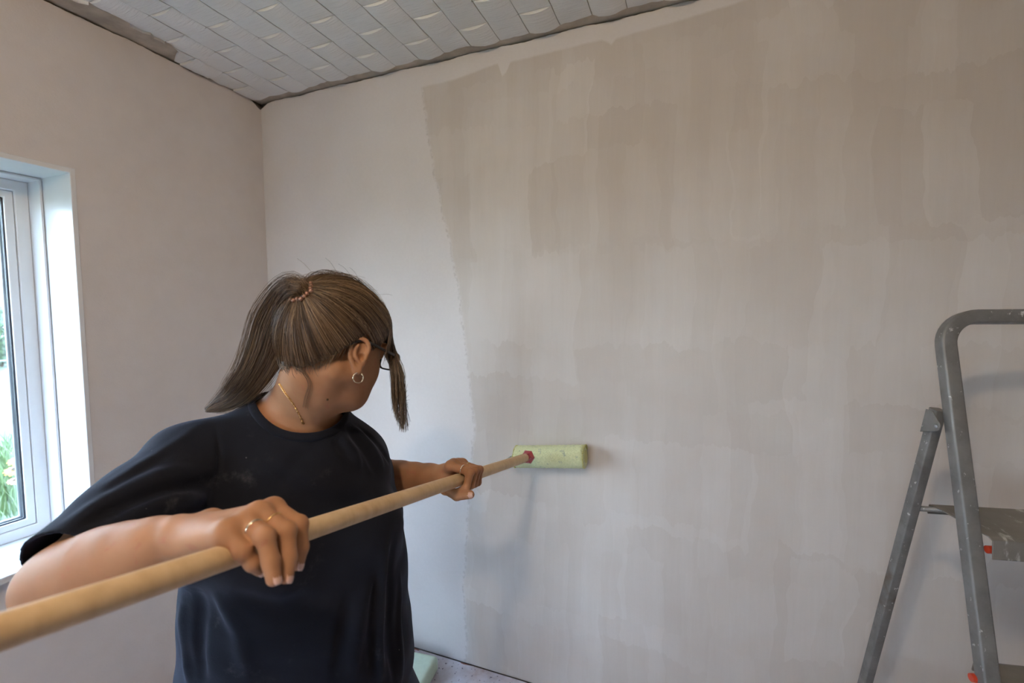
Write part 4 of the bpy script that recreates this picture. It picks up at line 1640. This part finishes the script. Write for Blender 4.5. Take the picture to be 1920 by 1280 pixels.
def lens_pts(s_, n=28, grow=0.0):
    out = []
    for q in np.linspace(0, 2 * PI, n, endpoint=False):
        c, s = math.cos(q), math.sin(q)
        x = math.copysign(abs(c) ** .6, c) * (.0265 + grow); z = math.copysign(abs(s) ** .6, s) * (.0185 + grow)
        out.append(hd(s_ * (.034 + x), .117 - .10 * abs(.034 + x) ** 1.6 * 1.5, .004 + z))
    return out


for s_ in (-1, 1):
    MB().sweep(lens_pts(s_), [(-.0016, -.0016), (.0016, -.0016), (.0016, .0016), (-.0016, .0016)], up=hf, closed=True).build('lens_rim', M['frame'], g0)
    lp = lens_pts(s_); c = np.mean(lp, 0)
    V = lp + [c + hf * .002]
    MB().add(V, [(i, (i + 1) % 28, 28) for i in range(28)]).build('lens', M['lens'], g0, smooth=True)
    tp = [hd(s_ * .060, .099, .014), hd(s_ * .069, .088, .014), hd(s_ * .0755, .05, .015), hd(s_ * .0800, .004, .018), hd(s_ * .0815, -.012, .014), hd(s_ * .0790, -.034, .000), hd(s_ * .0775, -.040, -.006)]
    MB().sweep(curve_pts(tp, 24), rsect(.0013, .0026, .001, 1), up=hu).build('temple_arm', M['frame'], g0)
MB().tube(curve_pts([hd(-.008, .115, .010), hd(0, .119, .013), hd(.008, .115, .010)], 8), .0016, 8).build('bridge', M['frame'], g0, smooth=True)

er_c = lobe - hu * .0075 + hr * .002
ring_ = [er_c + (hf * math.cos(q) + hu * math.sin(q)) * .0092 + hr * .003 * math.cos(q) for q in np.linspace(PI * .60, PI * 2.32, 22)]
e_ = MB().tube(ring_, .0012, 8).build('earring', M['silver'], person, smooth=True); e_['label'] = 'small gold hoop earring'
MB().lathe(ring_[-1] - hr * .002, hr, [(0, .0006), (.001, .0019), (.002, .0021), (.003, .0012)], 10).build('stud', M['silver'], e_, smooth=True)
mole = MB().lathe(px(614, 749, .80), unit(CAM - px(614, 749, .80)), [(-.002, .0020), (.0006, .0018), (.0012, .0004)], 10)
mole.build('mole', M['seed'], person, smooth=True)

# ------------------------------------------------------------------ t-shirt
TA = np.stack([tl, tf_, UP])
sh = Field()
sh.u(Ell(T(BEL, -.015, .003, .58), TA, (.244, .205, .30)), .04)
sh.u(Ell(T(BEL, -.015, .018, .80), TA, (.226, .193, .17)), .06)
sh.u(Ell(T(CHE, 0, .020, .985), TA, (.182, .135, .155)), .07)
for s_ in (-1, 1):
    sh.u(Ell(T(CHE, .085 * s_, .115, .915), TA, (.088, .075, .085)), .05)
sh.u(Ell(T(CHE, 0, .035, 1.035), TA, (.166, .110, .113)), .04)
sh.u(Cone(Rs, NB - UP * .028 - tl * .03, .058, .061), .04)
sh.u(Cone(Ls, NB - UP * .045, .056, .062), .04)
sh.u(Cone(NB - UP * .03, NB - UP * .10, .085, .10), .05)
sh.u(Cone(NB + tf_ * .05 - UP * .045, T(CHE, 0, .08, 1.02), .040, .075), .04)
rh, lh = Rs + (Re - Rs) * .93, Ls + (Le - Ls) * .74
sh.u(Cone(Rs, Rs + (Re - Rs) * .5, .064, .066), .045)
sh.u(Cone(Rs + (Re - Rs) * .5, Rs + (Re - Rs) * 1.0, .066, .072), .03)
sh.u(Cone(Ls, Ls + (Le - Ls) * 1.0, .064, .068), .045)
sh.u(Cone(Rs + (Re - Rs) * .35 - UP * .02, T(CHE, -.13, .02, .90), .055, .075), .05)
sh.u(Cone(Ls + (Le - Ls) * .35 - UP * .02, T(CHE, .13, .02, .90), .055, .075), .05)
NE = Ell(NB + UP * .036 + tf_ * .034, np.stack([tl, unit(tf_ - UP * .22), unit(UP + tf_ * .22)]), (.090, .104, .094))


folds = [([(652, 806), (684, 842), (706, 884)], .008, -.006), ([(664, 800), (698, 838), (718, 876)], .007, .006), ([(640, 818), (664, 846), (676, 880)], .010, .006),
         ([(676, 800), (708, 832), (728, 868)], .006, -.005), ([(628, 822), (648, 852)], .008, -.005),
         ([(395, 880), (300, 890), (200, 935), (120, 990)], .014, .007), ([(400, 905), (310, 918), (230, 948), (150, 985)], .010, -.007), ([(390, 935), (300, 948), (215, 975)], .012, .007),
         ([(345, 820), (260, 880), (170, 950)], .012, -.004), ([(372, 800), (280, 862), (190, 925)], .012, .004),
         ([(405, 800), (412, 870), (402, 940)], .005, -.003),
         ([(738, 1010), (730, 1150), (740, 1278)], .010, -.010), ([(722, 1020), (712, 1150), (716, 1278)], .012, .010), ([(712, 1060), (698, 1180), (700, 1278)], .012, -.008),
         ([(690, 1080), (668, 1190), (660, 1278)], .014, .007), ([(655, 1110), (630, 1278)], .014, -.006), ([(752, 1080), (752, 1278)], .008, .006),
         ([(345, 1130), (352, 1278)], .012, .008), ([(372, 1110), (378, 1278)], .012, -.008), ([(400, 1110), (450, 1180), (470, 1278)], .016, .006),
         ([(480, 840), (580, 905), (700, 925)], .022, .005), ([(500, 880), (600, 935), (720, 950)], .016, -.004), ([(430, 1110), (520, 1140), (620, 1130)], .02, -.006), ([(610, 820), (560, 860), (500, 930)], .014, -.003)]
fobj = []
for pts, w_, h_ in folds:
    fobj.append(([hit(sh, *q) for q in pts], w_, h_ * 1.35))
for pts, w_, h_ in fobj: sh.fold(pts, w_, h_)
rdir, ldir = unit(Re - Rs), unit(Le - Ls)
rcut = unit(rdir + .30 * unit(Rs - NB) * 0)


def sh_post(p, d):
    rip = .0014 * np.sin(p @ np.array([31, 17, 9]) + 2.2 * np.sin(p @ np.array([9, -13, 21]))) + .001 * np.sin(p @ np.array([-40, 52, 33]))
    d = d - rip
    o = np.maximum(d, (p - rh) @ rdir)                      # right cuff
    o = np.where((p - Ls) @ ldir > 0, np.maximum(o, (p - lh) @ ldir * (np.linalg.norm(p - lh, axis=1) < .16) + -BIG * (np.linalg.norm(p - lh, axis=1) >= .16)), o)
    o = np.maximum(o, .47 + .006 * np.sin(p @ tl * 30) - p[:, 2])
    ne = NE(p)
    o = np.maximum(o, -ne)
    # hollow the cloth near its openings
    inner = d + .0050
    reg = np.minimum(np.minimum(np.linalg.norm(p - rh, axis=1) - .105, np.linalg.norm(p - lh, axis=1) - .10), np.minimum(ne - .03, p[:, 2] - .53))
    return np.maximum(o, -np.maximum(inner, reg))


plain = Field(); plain.items = list(sh.items)
sh.post = sh_post
lo = np.min([rh, lh, T(BEL, -.3, -.25, .45), T(BEL, .3, .25, .45)], 0) - .09; hi = np.max([rh, lh, Rs, Ls, NB, T(BEL, -.3, -.25, .6), T(BEL, .3, .25, .6)], 0) + .11
shirt, _ = field_obj('t_shirt', sh, lo, hi, .0026, M['shirt'], person)
shirt['label'] = 'dusty dark navy cotton t-shirt'
# ribbed collar where the cloth ends at the neck
col = []
for q in np.linspace(0, 2 * PI, 72, endpoint=False):
    a_, b_ = -1.35, .35
    def ep_(e): return NE.c + (NE.A[0] * math.cos(q) * NE.r[0] + NE.A[1] * math.sin(q) * NE.r[1]) * math.cos(e) + NE.A[2] * NE.r[2] * math.sin(e)
    for _ in range(26):
        m_ = (a_ + b_) / 2
        if plain(ep_(m_)[None])[0] < 0: a_ = m_
        else: b_ = m_
    col.append(ep_(a_))
col = np.array(col)
for _ in range(3): col = (np.roll(col, 1, 0) + col * 2 + np.roll(col, -1, 0)) / 4
cm = MB()
nrm = []
for p in col:
    e = 1e-3
    g_ = np.array([plain((p + v)[None])[0] - plain((p - v)[None])[0] for v in np.eye(3) * e]); nrm.append(unit(g_))
nn_ = np.array(nrm)
V, Fc = [], []
for i in range(72):
    t_ = unit(col[(i + 1) % 72] - col[i - 1]); s_ = unit(np.cross(nn_[i], t_))
    if s_ @ (NE.c - col[i]) < 0: s_ = -s_
    for (a_, b_) in ((-.011, -.003), (-.010, .0022), (-.004, .0030), (.003, .0026), (.005, .0005), (.004, -.002)):
        V.append(col[i] + s_ * a_ + nn_[i] * b_)
for i in range(72):
    for j in range(6): Fc.append((i * 6 + j, i * 6 + (j + 1) % 6, ((i + 1) % 72) * 6 + (j + 1) % 6, ((i + 1) % 72) * 6 + j))
cm.add(V, Fc); cl_ = cm.build('collar', M['shirt'], shirt, smooth=True)
bm = bmesh.new(); bm.from_mesh(cl_.data); bmesh.ops.recalc_face_normals(bm, faces=bm.faces); bm.to_mesh(cl_.data); bm.free()

# necklace: links lying on the skin of the neck
nk = [hit(body, *q, z0=.6) for q in ((524, 719), (528, 725), (534, 735), (543, 747), (553, 762), (561, 777), (569, 795))]
nk = [q for q in nk if np.linalg.norm(q - NB) < .16]
nkp = curve_pts(nk, 34)
neck = None
lk = None
for i in range(33):
    a_, b_ = nkp[i], nkp[i + 1]
    c = (a_ + b_) / 2; d = unit(b_ - a_); out = unit(CAM - c); out = unit(out - d * (out @ d)); s_ = np.cross(d, out)
    if i % 2: s_, out = unit(s_ * .5 + out * .85), unit(out * .5 - s_ * .85)
    L_ = np.linalg.norm(b_ - a_)
    pts = [c + unit(CAM - c) * .0014 + d * math.cos(q) * L_ * .66 + s_ * math.sin(q) * .0019 for q in np.linspace(0, 2 * PI, 10, endpoint=False)]
    if neck is None:
        neck = empty('necklace', (0, 0, 0)); neck.parent = person; neck['label'] = 'thin gold chain necklace'
    MB().tube(pts, .00075, 5, closed=True).build('link', M['gold'], neck, smooth=True)

# ------------------------------------------------------------------ trousers and shoes
tr = Field()
tr.u(Ell(T(BEL, 0, .0, .585), TA, (.19, .155, .135)), .04)
KN, AN = {}, {}
for s_ in (-1, 1):
    hp0 = T(BEL, .095 * s_, 0, .56); kn = T(BEL, .175 * s_, .15, .34); an = T(BEL, .19 * s_, -.02 + .05 * s_, .075)
    KN[s_], AN[s_] = kn, an
    tr.u(Cone(hp0, kn, .098, .072), .05)
    tr.u(Cone(kn, an, .070, .056), .02)
    tr.fold([kn + tf_ * .07 + tl * .05 * s_, kn + tf_ * .07 - tl * .05 * s_], .012, .006)
    tr.fold([an + tf_ * .05 + UP * .03, an - tf_ * .05 + UP * .05], .012, .007)


def tr_post(p, d): return np.maximum(d, .045 - p[:, 2])


tr.post = tr_post
field_obj('trousers', tr, T(BEL, 0, 0, 0) - (.45, .45, 0), T(BEL, 0, 0, .76) + (.45, .45, 0), .006, M['denim'], person)
for s_ in (-1, 1):
    an = AN[s_]
    SB = np.stack([tl, tf_, UP])
    sf = Field()
    g0_ = np.array([an[0], an[1], 0])
    sf.u(Ell(g0_ + tf_ * .12 + UP * .035, SB, (.047, .085, .035)), .02)
    sf.u(Ell(g0_ - tf_ * .005 + UP * .05, SB, (.040, .075, .055)), .04)
    sf.u(Cone(g0_ + UP * .06, g0_ + UP * .10, .042, .040), .02)
    sf.post = lambda p, d: np.maximum(np.maximum(d, .022 - p[:, 2]), p[:, 2] - .10)
    so, _ = field_obj('shoe', sf, g0_ - (.25, .25, 0), g0_ + (.25, .25, .14), .005, M['shoe'], person)
    out = []
    for q in np.linspace(0, 2 * PI, 32, endpoint=False):
        c_, n_ = math.cos(q), math.sin(q)
        out.append(g0_ + tf_ * (.062 + .150 * n_) + tl * (.046 + .008 * n_) * c_)
    V = [p + UP * .001 for p in out] + [p + UP * .028 for p in out]
    MB().add(V, [tuple(range(31, -1, -1)), tuple(range(32, 64))] + [(i, (i + 1) % 32, 32 + (i + 1) % 32, 32 + i) for i in range(32)]).build('sole', M['sole'], so, bevel=.003)
